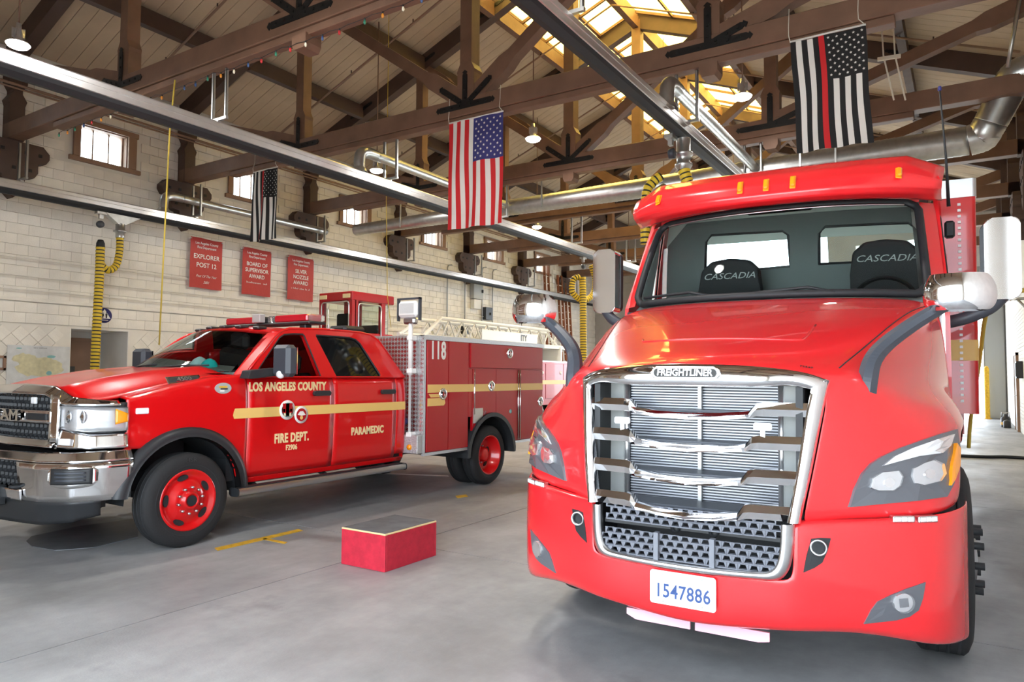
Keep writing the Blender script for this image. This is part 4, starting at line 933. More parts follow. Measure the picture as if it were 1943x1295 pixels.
# ---- side steps, mirrors, roof gear
for s in (1, -1):
    a, b = sorted((XC+s*.97, XC+s*1.10))
    sb_ = prism('step_bar', rrect(a, b, .375, .445, .03), 'y', 4.22, 6.55, 'satin', pk, world=True)
    box('step_tread', (a+.02, 4.3, .444), (b-.02, 6.5, .452), 'rubber', sb_, 0, True)
    for y in (4.215, 6.545): prism('step_end_cap', rrect(a-.004, b+.004, .37, .45, .032), 'y', y, y+.012, 'rubber', sb_, world=True)
    for y in (4.5, 5.4, 6.3): beam('step_bracket', (XC+s*.7, y, .52), (XC+s*1.0, y, .42), .05, .03, 'rubber', sb_, world=True)
    m_ = prism('mirror_arm', [(4.27, 1.462), (4.30, 1.535), (4.40, 1.545), (4.62, 1.565), (4.66, 1.49), (4.3, 1.455)], 'x', *sorted((XC+s*1.0, XC+s*1.13)), 'black_plastic', pk, world=True, bev=.008)
    box('mirror_head', (min(XC+s*1.10, XC+s*1.34), 4.55, 1.475), (max(XC+s*1.10, XC+s*1.34), 4.68, 1.785), 'grey_plastic', m_, .035, True)
    box('mirror_glass', (min(XC+s*1.12, XC+s*1.32), 4.675, 1.50), (max(XC+s*1.12, XC+s*1.32), 4.687, 1.76), 'chrome', m_, 0, True)
    lathe('mirror_signal', [(-.03, 0), (-.03, .03), (0, .042), (.03, .03), (.03, 0)], 'reflect_white', m_, 'y', 14, (XC+s*1.22, 4.57, 1.50), world=True)
lb = boxes('light_bar_base', [((XC-.74, 5.33, 2.055), (XC+.74, 5.58, 2.085)), ((XC-.6, 5.4, 2.0), (XC-.5, 5.5, 2.06)), ((XC+.5, 5.4, 2.0), (XC+.6, 5.5, 2.06))], 'black_plastic', pk, .01, True)
for u0, u1, m in ((-.74, -.20, 'red_lens'), (-.18, -.06, 'black_plastic'), (.02, .12, 'lens'), (.14, .68, 'red_lens'), (.69, .75, 'lens')): box('light_bar_dome', (XC+u0, 5.35, 2.086), (XC+u1, 5.56, 2.165), m, lb, .015, True)
box('siren_box', (XC-.16, 5.28, 2.09), (XC-.02, 5.36, 2.19), 'panel_grey', lb, .008, True)
for u in (-.5, -.25, 0, .25, .5): 
    p = Vector(roofp((u/.79+1)/2, .06)); box('clearance_light', (p.x-.05, p.y-.06, p.z-.004), (p.x+.05, p.y+.06, p.z+.03), 'black_plastic', pk, .012, True)
tube('antenna', [(XC+.62, 5.72, 2.0), (XC+.62, 5.72, 2.06), (XC+.62, 5.72, 2.07), (XC+.62, 5.72, 2.28)], .012, 'satin', pk, 8, True, [.016, .016, .006, .004])
boxes('roof_vent', [((XC+.42, 5.9, 2.0), (XC+.70, 6.25, 2.075))], 'black_plastic', pk, .03, True)
# ---- lettering and stripe on the side
def ptext(s, size, y, z, m, sx=1., x=None, par=None, **k):
    X = x if x is not None else XC+su(y, z)+.004
    return text('lettering', s, size, m, par or pk, frame(Vector((X, y, z))-wo_(pk), (0, 1, 0), (0, 0, 1), (1, 0, 0)), .002, sx, **k)
for s in (1, -1):
    grid('stripe', lambda a, b: (XC+s*(su(lerp(4.2+.04*b, 6.61, a), lerp(1.085, 1.18, b))+.003), lerp(4.2+.04*abs(b-.4), 6.61, a), lerp(1.085, 1.18, b)), 30, 3, 'stripe_yellow', pk)
ptext('LOS ANGELES COUNTY', .118, 4.86, 1.375, 'letter_cream', .72, bold=.005, space=1.08)
ptext('FIRE DEPT.', .125, 4.90, .862, 'letter_cream', .68, bold=.005, space=1.1); ptext('F2906', .075, 4.90, .765, 'letter_cream', .75, bold=.0015, space=1.05)
ptext('PARAMEDIC', .115, 5.98, .868, 'letter_cream', .78, bold=.005, space=1.08)
for y, z, r_, k in ((4.83, 1.145, .098, 0), (5.005, 1.09, .088, 1)):
    x = XC+su(y, z)+.006+.003*k
    sl_ = lathe('county_seal' if k == 0 else 'fire_seal', [(x-.004, r_), (x, r_), (x+.0005, 0)], 'print_white', pk, 'x', 36, (0, y, z), world=True)
    lathe('seal_field', [(x+.001, r_*.74), (x+.0012, 0)], 'red_deep' if k else 'print_black', sl_, 'x', 30, (0, y, z), world=True)
    if k == 0:
        for (a, b, c, d, m) in ((-.06, .06, -.03, .065, 'red_deep'), (-.022, .022, -.065, .07, 'map_teal'), (-.055, -.03, -.02, .01, 'print_white'), (.03, .055, -.02, .01, 'print_white'), (-.045, .045, -.062, -.03, 'map_land')): box('seal_emblem', (x+.001, y+a, z+c), (x+.003, y+b, z+d), m, sl_, 0, True)
    else:
        prism('seal_emblem', [(y-.05, z+.0), (y-.02, z+.035), (y+.02, z+.035), (y+.055, z-.005), (y, z-.01)], 'x', x+.001, x+.003, 'print_white', sl_, world=True); lathe('seal_badge', [(x+.003, .02), (x+.0035, 0)], 'stripe_yellow', sl_, 'x', 14, (0, y, z-.03), world=True)
y, z = 4.10, 1.37; x = XC+su(y, z)+.004
ob = prism('oval_badge', [(y+.085*math.cos(2*math.pi*k/28), z+.05*math.sin(2*math.pi*k/28)) for k in range(28)], 'x', x-.004, x+.004, 'panel_grey', pk, world=True)
box('badge_bar', (x+.004, y-.045, z+.004), (x+.006, y+.04, z+.02), 'paint_yellow', ob, 0, True); box('badge_dark_bar', (x+.004, y-.03, z-.012), (x+.006, y+.045, z), 'print_black', ob, 0, True); box('badge_white_patch', (x+.004, y-.035, z-.032), (x+.006, y+.01, z-.014), 'print_white', ob, 0, True)
# hood side emblem with 4500
bv = None
def surf_hit(o, px_, py_):
    me = o.data; t = BVHTree.FromPolygons([o.parent.matrix_basis @ v.co if o.parent else v.co for v in me.vertices], [p.vertices[:] for p in me.polygons])
    h = t.ray_cast(CAM0, ray(px_, py_).normalized()); return h[0], h[1]
pq = onx(349, 721, XC+.885); nq = Vector((.80, 0, .60))
if pq:
    ex = Vector((0, 1, .10)).normalized(); ex = (ex-nq*ex.dot(nq)).normalized(); ey = nq.cross(ex)
    fm = frame(pq-wo_(pk), ex, ey, nq); bm = bmesh.new(); add_box(bm, (-.17, -.04, -.004), (.17, .04, .008), .004); o = bm_obj('hood_vent', bm, 'chrome', pk); o.data.transform(fm)
    bm = bmesh.new(); add_box(bm, (-.15, -.027, .004), (.15, .027, .010), .003); q = bm_obj('vent_inset', bm, 'rubber', o); q.data.transform(fm)
    text('lettering', '4500', .055, 'satin', o, fm @ Matrix.Translation((0, .003, .011)), .002, 1.3)
    bm = bmesh.new()
    for k in range(13): add_box(bm, (-.085+k*.0145, -.024, .010), (-.0765+k*.0145, -.016, .012))
    q = tag(bm_obj('small_print', bm, 'red_lens', o), kind='stuff'); q.data.transform(fm)
# ---- utility body
U0, U1, V0, V1 = 6.73, 9.64, .52, 1.98; HW = 1.2
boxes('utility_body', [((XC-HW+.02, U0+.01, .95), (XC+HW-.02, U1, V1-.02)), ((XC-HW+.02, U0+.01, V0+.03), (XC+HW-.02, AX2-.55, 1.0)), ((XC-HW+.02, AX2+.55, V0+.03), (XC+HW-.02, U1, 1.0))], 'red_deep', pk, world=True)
box('front_tread_plate', (XC-HW, U0-.012, V0+.06), (XC+HW, U0+.01, V1), 'diamond_plate', pk, 0, True)
mat('diamond_top', (.60, .61, .62), .35, .95, bump=.6, bscale=90)
boxes('top_tread_trim', [((XC+HW-.07, U0, V1-.045), (XC+HW+.006, U1+.01, V1+.012)), ((XC-HW-.006, U0, V1-.045), (XC-HW+.07, U1+.01, V1+.012)), ((XC-HW, U0, V1-.03), (XC+HW, U0+.08, V1+.012))], 'diamond_top', pk, world=True)
for a_, b_ in ((U0, AX2-.57), (AX2+.57, U1)): box('bottom_tread_trim', (XC+HW-.03, a_, V0), (XC+HW+.006, b_, V0+.035), 'diamond_top', pk, 0, True)
box('corner_tread_trim', (XC+HW-.02, U0-.008, V0+.036), (XC+HW+.006, U0+.03, V1-.046), 'diamond_top', pk, 0, True)
def bdoor(nm, y0, y1, z0, z1, cut=False):
    x0, x1 = XC+HW-.03, XC+HW+.004
    if not cut: return box(nm, (x0, y0, z0), (x1, y1, z1), 'red_deep', pk, .006, True)
    n = 14; top = [(lerp(y0, y1, k/n), z1) for k in range(n+1)]; bot = [(y, max(z0, arch(y, AX2, .56, WR, z0))) for y, _ in top[::-1]]
    return prism(nm, top+bot, 'x', x0, x1, 'red_deep', pk, world=True)
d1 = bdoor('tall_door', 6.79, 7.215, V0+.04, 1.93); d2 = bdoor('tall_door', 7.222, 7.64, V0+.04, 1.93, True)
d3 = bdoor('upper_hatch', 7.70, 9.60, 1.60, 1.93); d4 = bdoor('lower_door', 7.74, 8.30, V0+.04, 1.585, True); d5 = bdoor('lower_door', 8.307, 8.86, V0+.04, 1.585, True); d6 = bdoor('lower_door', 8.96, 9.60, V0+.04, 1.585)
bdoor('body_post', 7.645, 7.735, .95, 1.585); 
for y in (7.78, 8.885, 8.935): tube('hinge_bar', [(XC+HW+.008, y, .98 if y < 8.8 else .57), (XC+HW+.008, y, 1.585)], .010, 'chrome', pk, 8, True)
box('body_stripe', (XC+HW+.003, 6.80, 1.285), (XC+HW+.0075, 9.60, 1.385), 'stripe_yellow', pk, 0, True)
prism('body_stripe', [(6.80, 1.12), (7.12, 1.12), (7.15, 1.15), (7.13, 1.215), (6.80, 1.215)], 'x', XC+HW+.003, XC+HW+.0075, 'stripe_yellow', pk, world=True)
prism('body_stripe', [(6.86, 1.225), (7.12, 1.225), (7.12, 1.268), (6.82, 1.268)], 'x', XC+HW+.003, XC+HW+.0075, 'stripe_yellow', pk, world=True)
ptext('118', .31, 7.0, 1.80, 'print_white', .62, x=XC+HW+.006, bold=.008, space=1.12)
for px_, py_, par in ((840, 748, d2), (932, 733, d4), (967, 671, d3), (1025, 762, d6)):
    p = onx(px_, py_, XC+HW+.004); k_ = lathe('paddle_latch', [(0, .075), (.012, .073), (.014, .055), (.006, .05), (.006, 0)], 'chrome', par, 'x', 22, p, world=True); boxes('latch_handle', [((p.x+.006, p.y-.014, p.z-.035), (p.x+.016, p.y+.014, p.z+.03))], 'chrome', k_, .003, True)
fdn = box('fuel_door', (XC+HW, 7.76, .86), (XC+HW+.012, 7.98, 1.06), 'satin', pk, .004, True)
lathe('side_marker', [(0, .03), (.02, .026), (.022, 0)], 'lens', pk, 'x', 14, onx(918, 783, XC+HW), world=True); lathe('round_reflector', [(0, .03), (.012, .028), (.013, 0)], 'map_teal', pk, 'x', 14, onx(968, 781, XC+HW), world=True)
n = 26; ins = [(AX2-.53*math.cos(math.pi*k/n), WR+.53*math.sin(math.pi*k/n)) for k in range(n+1)]; outs = [(AX2-.585*math.cos(math.pi*k/n), WR+.585*math.sin(math.pi*k/n)) for k in range(n+1)]
for s in (1, -1): prism('rear_flare', ins+outs[::-1], 'x', *sorted((XC+s*1.14, XC+s*(HW+.035))), 'black_plastic', pk, world=True, bev=.01)
vs = [(XC+x, AX2-.55*math.cos(math.pi*k/16), WR+.55*math.sin(math.pi*k/16)) for x in (-1.15, 1.15) for k in range(17)]
PM('rear_wheel_housing', vs, [(k, k+1, 18+k, 17+k) for k in range(16)], 'rubber')
# scene light on a telescoping pole
sp = tube('scene_light_pole', [(XC+1.06, 6.64, .72), (XC+1.06, 6.64, 1.5), (XC+1.06, 6.64, 1.5), (XC+1.06, 6.64, 2.14)], .02, 'white_paint', pk, 12, True, [.018, .018, .028, .028])
for z in (.78, 1.55, 1.95): box('pole_clamp', (XC+1.02, 6.61, z-.03), (XC+1.10, 6.72, z+.03), 'white_paint', sp, .01, True)
box('lamp_head', (XC+.90, 6.57, 2.20), (XC+1.20, 6.70, 2.40), 'white_paint', sp, .03, True); boxes('lamp_bail', [((XC+.87, 6.60, 2.16), (XC+.89, 6.64, 2.44)), ((XC+1.21, 6.60, 2.16), (XC+1.23, 6.64, 2.44)), ((XC+.87, 6.60, 2.42), (XC+1.23, 6.64, 2.44))], 'grey_plastic', sp, 0, True)
box('lamp_lens', (XC+.94, 6.562, 2.25), (XC+1.16, 6.572, 2.37), 'lens', sp, .004, True); boxes('lamp_yoke', [((XC+.96, 6.6, 2.12), (XC+1.14, 6.7, 2.2))], 'satin', sp, .02, True)
box('pole_step', (XC+.92, 6.62, .55), (XC+1.2, 6.73, .78), 'diamond_top', pk, .01, True); lathe('amber_marker', [(0, .035), (-.02, .03), (-.022, 0)], 'amber', pk, 'y', 16, (XC+1.08, 6.62, .63), world=True); lathe('blue_cap', [(0, .04), (-.05, .04), (-.06, .02), (-.06, 0)], 'sign_blue', pk, 'y', 14, (XC+.93, 6.71, .93), world=True)
# ================================================================== red semi truck
TTH, TOX, TOY, TRO = math.radians(2.9695), -1.1559, 3.9058, math.radians(.395)
se = root('semi_truck', 'large bright red semi truck with chrome grille in the foreground', 'truck', (TOX, TOY, 0), (0, TRO, TTH))
SM = Matrix.Translation((TOX, TOY, 0)) @ Matrix.Rotation(TTH, 4, 'Z') @ Matrix.Rotation(TRO, 4, 'Y'); SI = SM.inverted()
def tloc(px_, py_, y):   # pixel -> truck frame on the plane y
    a = SI @ CAM0; b = SI @ (CAM0+ray(px_, py_)); v = b-a; return a+v*((y-a.y)/v.y)
def ev_bvh(o):
    bpy.context.view_layer.update(); dg = bpy.context.evaluated_depsgraph_get(); e = o.evaluated_get(dg); me = e.to_mesh()
    t = BVHTree.FromPolygons([v.co.copy() for v in me.vertices], [p.vertices[:] for p in me.polygons]); e.to_mesh_clear(); return t
def thit(bv, px_, py_):
    a = SI @ CAM0; d = ((SI @ (CAM0+ray(px_, py_)))-a).normalized(); h = bv.ray_cast(a, d); return (h[0], h[1]) if h[0] else (None, None)
def cage(name, rows, m, par=None, skip=lambda i, j: False, lv=2, mirror=True, thick=.012):
    vs, fs = [], []; n = len(rows[0]); ids = {}
    for j, r in enumerate(rows):
        for i, p in enumerate(r):
            if p is None: continue
            ids[(i, j, 1)] = len(vs); vs.append(p)
            if mirror:
                if abs(p[0]) < 1e-6: ids[(i, j, -1)] = ids[(i, j, 1)]
                else: ids[(i, j, -1)] = len(vs); vs.append((-p[0], p[1], p[2]))
    for s in ((1, -1) if mirror else (1,)):
        for j in range(len(rows)-1):
            for i in range(n-1):
                k = [(i, j, s), (i+1, j, s), (i+1, j+1, s), (i, j+1, s)]
                if skip(i, j) or any(q not in ids for q in k): continue
                f = [ids[q] for q in k]; fs.append(f if s > 0 else f[::-1])
    o = mesh(name, vs, fs, m, par or se, True)
    if thick:
        so_ = o.modifiers.new('thick', 'SOLIDIFY'); so_.thickness = thick; so_.offset = -1
    subsurf(o, lv); return o
N_ = None
rows = [
 [N_, N_, (.505, -.56, .862), (.60, -.49, .866), (.70, -.43, .87), (.88, -.33, .88), (1.0, -.20, .89), (1.06, -.0, .90)],
 [N_, N_, (.505, -.632, .875), (.60, -.565, .88), (.70, -.505, .885), (.88, -.405, .895), (1.05, -.275, .905), (1.118, -.03, .915)],
 [N_, N_, (.545, -.578, 1.10), (.63, -.525, 1.10), (.725, -.470, 1.10), (.89, -.365, 1.10), (1.055, -.225, 1.10), (1.125, .03, 1.09)],
 [N_, N_, (.58, -.522, 1.32), (.66, -.475, 1.31), (.745, -.415, 1.30), (.90, -.285, 1.27), (1.062, -.11, 1.25), (1.13, .12, 1.18)],
 [(0, -.588, 1.565), (.30, -.562, 1.552), (.607, -.462, 1.50), (.69, -.40, 1.475), (.78, -.32, 1.44), (.925, -.13, 1.385), (1.075, .06, 1.34), (1.138, .22, 1.24)],
 [(0, -.50, 1.60), (.31, -.475, 1.588), (.625, -.38, 1.54), (.72, -.31, 1.52), (.81, -.22, 1.485), (.935, -.02, 1.40), (1.085, .17, 1.37), (1.15, .33, 1.25)],
 [(0, -.12, 1.70), (.33, -.10, 1.69), (.68, -.02, 1.655), (.79, .03, 1.62), (.87, .10, 1.56), (.97, .25, 1.45), (1.10, .40, 1.40), (1.165, .52, 1.26)],
 [(0, .45, 1.86), (.38, .46, 1.852), (.78, .49, 1.825), (.90, .51, 1.78), (.965, .54, 1.67), (1.02, .58, 1.48), (1.12, .65, 1.41), (1.18, .75, 1.26)],
 [(0, .95, 1.985), (.44, .95, 1.978), (.88, .97, 1.955), (1.01, .98, 1.90), (1.06, 1.0, 1.75), (1.08, 1.02, 1.48), (1.13, 1.05, 1.38), (1.19, 1.1, 1.20)],
 [(0, 1.24, 2.05), (.50, 1.27, 2.047), (.95, 1.38, 2.03), (1.07, 1.42, 1.98), (1.11, 1.43, 1.78), (1.13, 1.43, 1.46), (1.15, 1.42, 1.28), (1.19, 1.40, 1.02)],
]
nose = cage('hood', rows, 'red_truck')
bvN = ev_bvh(nose)
tag(nose, 'bright red sloping hood')
# hood panel crease
def onnose(x, y, dz=.004):
    h = bvN.ray_cast(Vector((x, y, 4)), Vector((0, 0, -1))); return h[0]+Vector((0, 0, dz)) if h[0] else None
for s in (1, -1):
    pts = [p for p in (onnose(s*lerp(.63, 1.0, t), lerp(-.33, 1.25, t), .0) for t in [k/16 for k in range(17)]) if p]
    if len(pts) > 2: tube('hood_seam', pts, .0035, 'rubber', se, 5)
pts = [onnose(x, y, .001) for x, y in [(-.44, .02), (-.40, -.04), (-.2, -.08), (0, -.09), (.2, -.08), (.40, -.04), (.44, .02), (.46, .3)]]
tube('hood_crease', curve_pts([p for p in pts if p], 5), .006, 'red_truck', se, 6)
# ---- chrome grille surround
O_ = [(.497, -.64, .872), (.54, -.588, 1.1), (.575, -.532, 1.32), (.603, -.470, 1.49), (.50, -.535, 1.525), (.36, -.575, 1.545), (.2, -.596, 1.556), (0, -.605, 1.56)]
I_ = [(.448, -.668, .874), (.485, -.63, 1.1), (.512, -.588, 1.31), (.535, -.552, 1.452), (.45, -.585, 1.468), (.335, -.625, 1.462), (.2, -.637, 1.458), (0, -.643, 1.456)]
O2 = curve_pts(O_[:4], 5)+curve_pts(O_[3:], 5)[1:]; I2 = curve_pts(I_[:4], 5)+curve_pts(I_[3:], 5)[1:]
for s in (1, -1):
    vs, fs = [], []; n = len(O2)
    for k in range(n):
        o, i = O2[k], I2[k]; mid = (o+i)/2+Vector((0, -.022, 0))
        for p in (o+Vector((0, .03, 0)), o, o.lerp(mid, .5)+Vector((0, -.006, 0)), mid, i, i+Vector((-.006, .06, -.004))): vs.append((s*p.x, p.y, p.z))
    for k in range(n-1):
        for q in range(5): fs.append((k*6+q, k*6+q+1, (k+1)*6+q+1, (k+1)*6+q))
    mesh('grille_surround', vs, [f if s > 0 else f[::-1] for f in fs], 'chrome', se, True)
# grille bars: thick ends, thin drooping middle
for z in (1.335, 1.185, 1.035, .882):
    vs, fs = [], []; st = []
    zz = (z-.882)/(1.335-.882); w = lerp(.44, .505, zz)
    for x, top, bot, y in ((-1.06, .052, -.01, .0), (-.66, .052, -.01, -.012), (-.60, .046, -.012, -.016), (-.54, .010, -.022, -.022), (-.30, -.002, -.032, -.03), (0, -.006, -.038, -.036), (.30, -.002, -.032, -.03), (.54, .010, -.022, -.022), (.60, .046, -.012, -.016), (.66, .052, -.01, -.012), (1.06, .052, -.01, .0)):
        yc = lerp(-.655, -.565, zz)+y-.03*(1-x*x)+.03
        st.append([(x*w, yc+.05, z+top), (x*w, yc+.004, z+top), (x*w, yc-.016, z+(top+bot)/2), (x*w, yc-.004, z+bot), (x*w, yc+.05, z+bot)])
    for r_ in st: vs += r_
    for k in range(len(st)-1):
        for q in range(5): fs.append((k*5+q, k*5+(q+1) % 5, (k+1)*5+(q+1) % 5, (k+1)*5+q))
    mesh('grille_bar', vs, [f[::-1] for f in fs], 'chrome', se, False)
    box('grille_shelf', (-w+.02, lerp(-.60, -.52, zz), z-.005), (w-.02, -.42, z+.006), 'grey_plastic', se)
# radiator stack
rd_ = box('radiator', (-.46, -.36, .84), (.46, -.30, 1.50), 'grey_plastic', se)
bm = bmesh.new()
for k in range(46):
    z = .86+k*.0137; add_box(bm, (-.37, -.372, z), (.37, -.36, z+.0062))
tag(bm_obj('radiator_fins', bm, 'fin', rd_), kind='stuff')
bm = bmesh.new()
for k in range(16):
    z = .86+k*.039; add_box(bm, (-.45, -.368, z), (-.38, -.35, z+.02)); add_box(bm, (.38, -.368, z), (.45, -.35, z+.02))
tag(bm_obj('side_fins', bm, 'fin', rd_), kind='stuff')
for x in (-.385, .385): tube('side_tank', [(x, -.385, .85), (x, -.385, 1.46)], .016, 'aluminium', rd_, 10)
box('centre_strut', (-.009, -.40, .84), (.009, -.37, 1.47), 'strut', rd_)
for x in (-.44, .44): box('side_duct', (x-.05, -.40, .85), (x+.05, -.36, 1.47), 'panel_grey', rd_, .01)
boxes('nose_cavity', [((-.60, -.30, .35), (.60, -.26, 1.48)), ((-.56, -.42, 1.47), (.56, -.28, 1.5))], 'rubber', se)
for s in (1, -1): box('cavity_side', (min(s*.47, s*.50), -.55, .55), (max(s*.47, s*.50), -.3, 1.46), 'rubber', se)
# name plate
pl_ = prism('name_plate', rrect(-.165, .165, 1.487, 1.547, .03), 'y', -.665, -.61, 'chrome', se, bev=.006)
prism('name_field', rrect(-.148, .148, 1.497, 1.538, .02), 'y', -.672, -.66, 'print_black', pl_)
text('lettering', 'FREIGHTLINER', .043, 'chrome', pl_, frame((0, -.674, 1.5175), (1, 0, 0), (0, 0, 1), (0, -1, 0)), .003, .93, bold=.0006, shear=.1)
p, n_ = thit(bvN, 1530, 698)
if p: text('lettering', 'F2569', .024, 'print_black', se, frame(p+n_*.004, Vector((1, .25, -.15)).normalized(), n_.cross(Vector((1, .25, -.15))).normalized(), n_), .0005, 1.)
for s, px_ in ((-1, .30), (1, .30)):
    b_ = box('grille_strobe', (s*.335-.04, -.60, 1.262), (s*.335+.04, -.575, 1.295), 'reflect_white', se, .006); box('strobe_bracket', (s*.335-.01, -.59, 1.23), (s*.335+.01, -.58, 1.265), 'satin', b_)
# ---- bumper
def bcol(x):
    return interp([(0, -.675), (.3, -.662), (.5, -.628), (.6, -.583), (.73, -.522), (.9, -.42), (1.04, -.285), (1.12, -.10), (1.145, .12), (1.15, .2)], x)
XSb = [0, .22, .40, .465, .54, .66, .80, .93, 1.04, 1.115, 1.145, 1.15]; ROW = [(.335, .16, 0), (.345, .06, 0), (.385, .015, 0), (.47, 0, 0), (.585, -.002, 0), (.62, -.004, 0), (.72, 0, 0), (.80, .004, 0), (.862, .012, 0), (.875, .05, 0)]
rowsb = []
for (z, dy, _) in ROW:
    r_ = []
    for k, x in enumerate(XSb):
        zz = z
        if z < .4: zz = z + .045*min(1, x/.6) - .10*max(0, (x-.75)/.4)
        if z > .79: zz = z + .006 + .03*max(0, (x-.5)/.6)
        y = [bcol(x), .02, .17][0] if k < 10 else (.06 if k == 10 else .20)
        r_.append((x if k < 11 else 1.15, y+dy*(1 if k < 10 else .2), zz))
    rowsb.append(r_)
bump = cage('bumper', rowsb, 'red_truck', skip=lambda i, j: i < 3 and j >= 5)
bvB = ev_bvh(bump); tag(bump, 'wrap-around bright red bumper')
# chrome U around the lower opening
U_ = [(.475, -.64, .865), (.468, -.645, .75), (.45, -.655, .665), (.405, -.668, .622), (.30, -.675, .612), (.15, -.684, .607), (0, -.687, .605)]
V_ = [(.425, -.675, .865), (.420, -.678, .76), (.405, -.683, .69), (.37, -.690, .655), (.29, -.695, .645), (.15, -.702, .64), (0, -.705, .638)]
U2, V2 = curve_pts(U_, 4), curve_pts(V_, 4)
for s in (1, -1):
    vs, fs = [], []
    for o, i in zip(U2, V2):
        for p in (o+Vector((0, .02, 0)), o, (o+i)/2+Vector((0, -.012, 0)), i, i+Vector((0, .06, 0))): vs.append((s*p.x, p.y, p.z))
    for k in range(len(U2)-1):
        for q in range(4): fs.append((k*5+q, k*5+q+1, (k+1)*5+q+1, (k+1)*5+q))
    mesh('lower_grille_trim', vs, [f if s < 0 else f[::-1] for f in fs], 'satin', se, True)
# trapezoid mesh panels of the lower opening
def mesh_panel(name, xh, z0, z1, yf, cw=.047, ch=.03):
    bm = bmesh.new(); row = 0; z = z0
    while z < z1-.01:
        x = -xh+(cw/2 if row % 2 else 0)
        while x < xh-.01:
            q = [(-.5, -.5), (.5, -.5), (.5, .5), (-.5, .5)]; qi = [(-.40, -.34), (.40, -.34), (.24, .34), (-.24, .34)]
            A = [bm.verts.new((x+cw/2+a*cw, yf(x), z+ch/2+b*ch)) for a, b in q]; B = [bm.verts.new((x+cw/2+a*cw, yf(x)+.004, z+ch/2+b*ch)) for a, b in qi]; C = [bm.verts.new((x+cw/2+a*cw*.96, yf(x)+.03, z+ch/2+b*ch)) for a, b in qi]
            for k in range(4): bm.faces.new((A[k], A[(k+1) % 4], B[(k+1) % 4], B[k])); bm.faces.new((B[k], B[(k+1) % 4], C[(k+1) % 4], C[k]))
            x += cw
        z += ch; row += 1
    return tag(bm_obj(name, bm, 'mesh_grey', se), kind='stuff')
mat('mesh_grey', (.17, .18, .21), .4)
mesh_panel('upper_mesh_panel', .40, .795, .872, lambda x: -.655+.12*x*x); mesh_panel('lower_mesh_panel', .42, .642, .768, lambda x: -.672+.12*x*x)
box('mesh_crossbar', (-.42, -.60, .772), (.42, -.56, .792), 'black_plastic', se)
for x in (-.13, .13): 
    box('mesh_rib', (x-.011, -.69, .642), (x+.011, -.655, .768), 'mesh_grey', se)
for x in (-.06, .12): lathe('tow_eye', [(0, .02), (-.03, .024), (-.035, .01)], 'black_plastic', se, 'y', 12, (x, -.58, .782))
# outlines from the right-hand lamp, mirrored to the left
def patch(name, bv, pts, m, off, par=None, mirror=(1, -1), inset=1., extra=None, fan=True):
    P = [thit(bv, *q) for q in pts]; P = [(a, b) for a, b in P if a is not None]; out = []
    if len(P) < 3: return [None, None]
    c = sum((a for a, _ in P), Vector())/len(P); nn = sum((b for _, b in P), Vector()).normalized()
    if nn.y > 0: nn = -nn
    hc = bv.ray_cast(c+nn*.3, -nn); cc = hc[0] if hc[0] else c
    for s in mirror:
        ring = [c+(a-c)*inset for a, _ in P]; ring = [cc+(r_-cc) for r_ in ring]; vs = [r_+nn*off for r_ in ring]; mid = [r_.lerp(cc, .5) for r_ in ring]; mm = []
        for r_ in mid:
            h = bv.ray_cast(r_+nn*.3, -nn); mm.append((h[0] if h[0] else r_)+nn*off)
        allv = vs+mm+[cc+nn*off]+[r_-nn*.02 for r_ in ring]; N = len(vs); fs = []
        for k in range(N):
            k2 = (k+1) % N; fs += [(k, k2, N+k2, N+k), (N+k, N+k2, 2*N), (k2, k, 2*N+1+k, 2*N+1+k2)]
        o = mesh(name, [(s*v.x, v.y, v.z) for v in allv], fs if s > 0 else [f[::-1] for f in fs], m, par[0 if s > 0 else 1] if isinstance(par, list) else (par or se), False); out.append(o)
    return out
mat('lamp_dark', (.10, .105, .12), .25, coat=.6)
HL = [(1608, 963), (1618, 930), (1633, 899), (1650, 880), (1671, 866), (1705, 850), (1742, 837), (1780, 824), (1812, 815), (1817, 850), (1815, 885), (1805, 918), (1792, 943), (1735, 951), (1670, 957)]
hl = patch('headlight', bvN, HL, 'lamp_dark', .016)
patch('daytime_lens', bvN, [(1668, 886), (1690, 868), (1725, 852), (1770, 836), (1803, 826), (1796, 848), (1780, 862), (1735, 868), (1690, 880)], 'lens', .026, hl)
patch('daytime_reflector', bvN, [(1668, 886), (1690, 868), (1725, 852), (1770, 836), (1803, 826), (1796, 848), (1780, 862), (1735, 868), (1690, 880)], 'reflect_white', .021, hl)
patch('amber_lens', bvN, [(1806, 842), (1813, 852), (1812, 885), (1803, 910), (1795, 922), (1797, 885)], 'amber', .024, hl)
ell = lambda cx, cy, rx, ry, n=16, t=0: [(cx+rx*math.cos(2*math.pi*k/n), cy+ry*math.sin(2*math.pi*k/n)) for k in range(n)]
for nm, e in (('low_beam', [(1647, 926), (1650, 908), (1668, 897), (1700, 894), (1707, 905), (1702, 922), (1690, 931), (1660, 931)]), ('high_beam', [(1724, 905), (1726, 890), (1745, 880), (1765, 874), (1782, 882), (1786, 900), (1776, 914), (1745, 922), (1729, 918)])):
    patch(nm+'_reflector', bvN, e, 'lamp_reflector', .022, hl); patch(nm+'_lens', bvN, e, 'lens', .03, hl)
    cx_, cy_ = sum(q[0] for q in e)/len(e), sum(q[1] for q in e)/len(e); patch(nm+'_bulb_shield', bvN, ell(cx_+4, cy_+2, 10, 9), 'chrome', .026, hl)
FG = [(1638, 1184), (1652, 1158), (1664, 1142), (1690, 1129), (1720, 1117), (1755, 1105), (1750, 1135), (1742, 1158), (1725, 1170), (1700, 1177)]
fg = patch('fog_lamp_pod', bvB, FG, 'lamp_dark', .006)
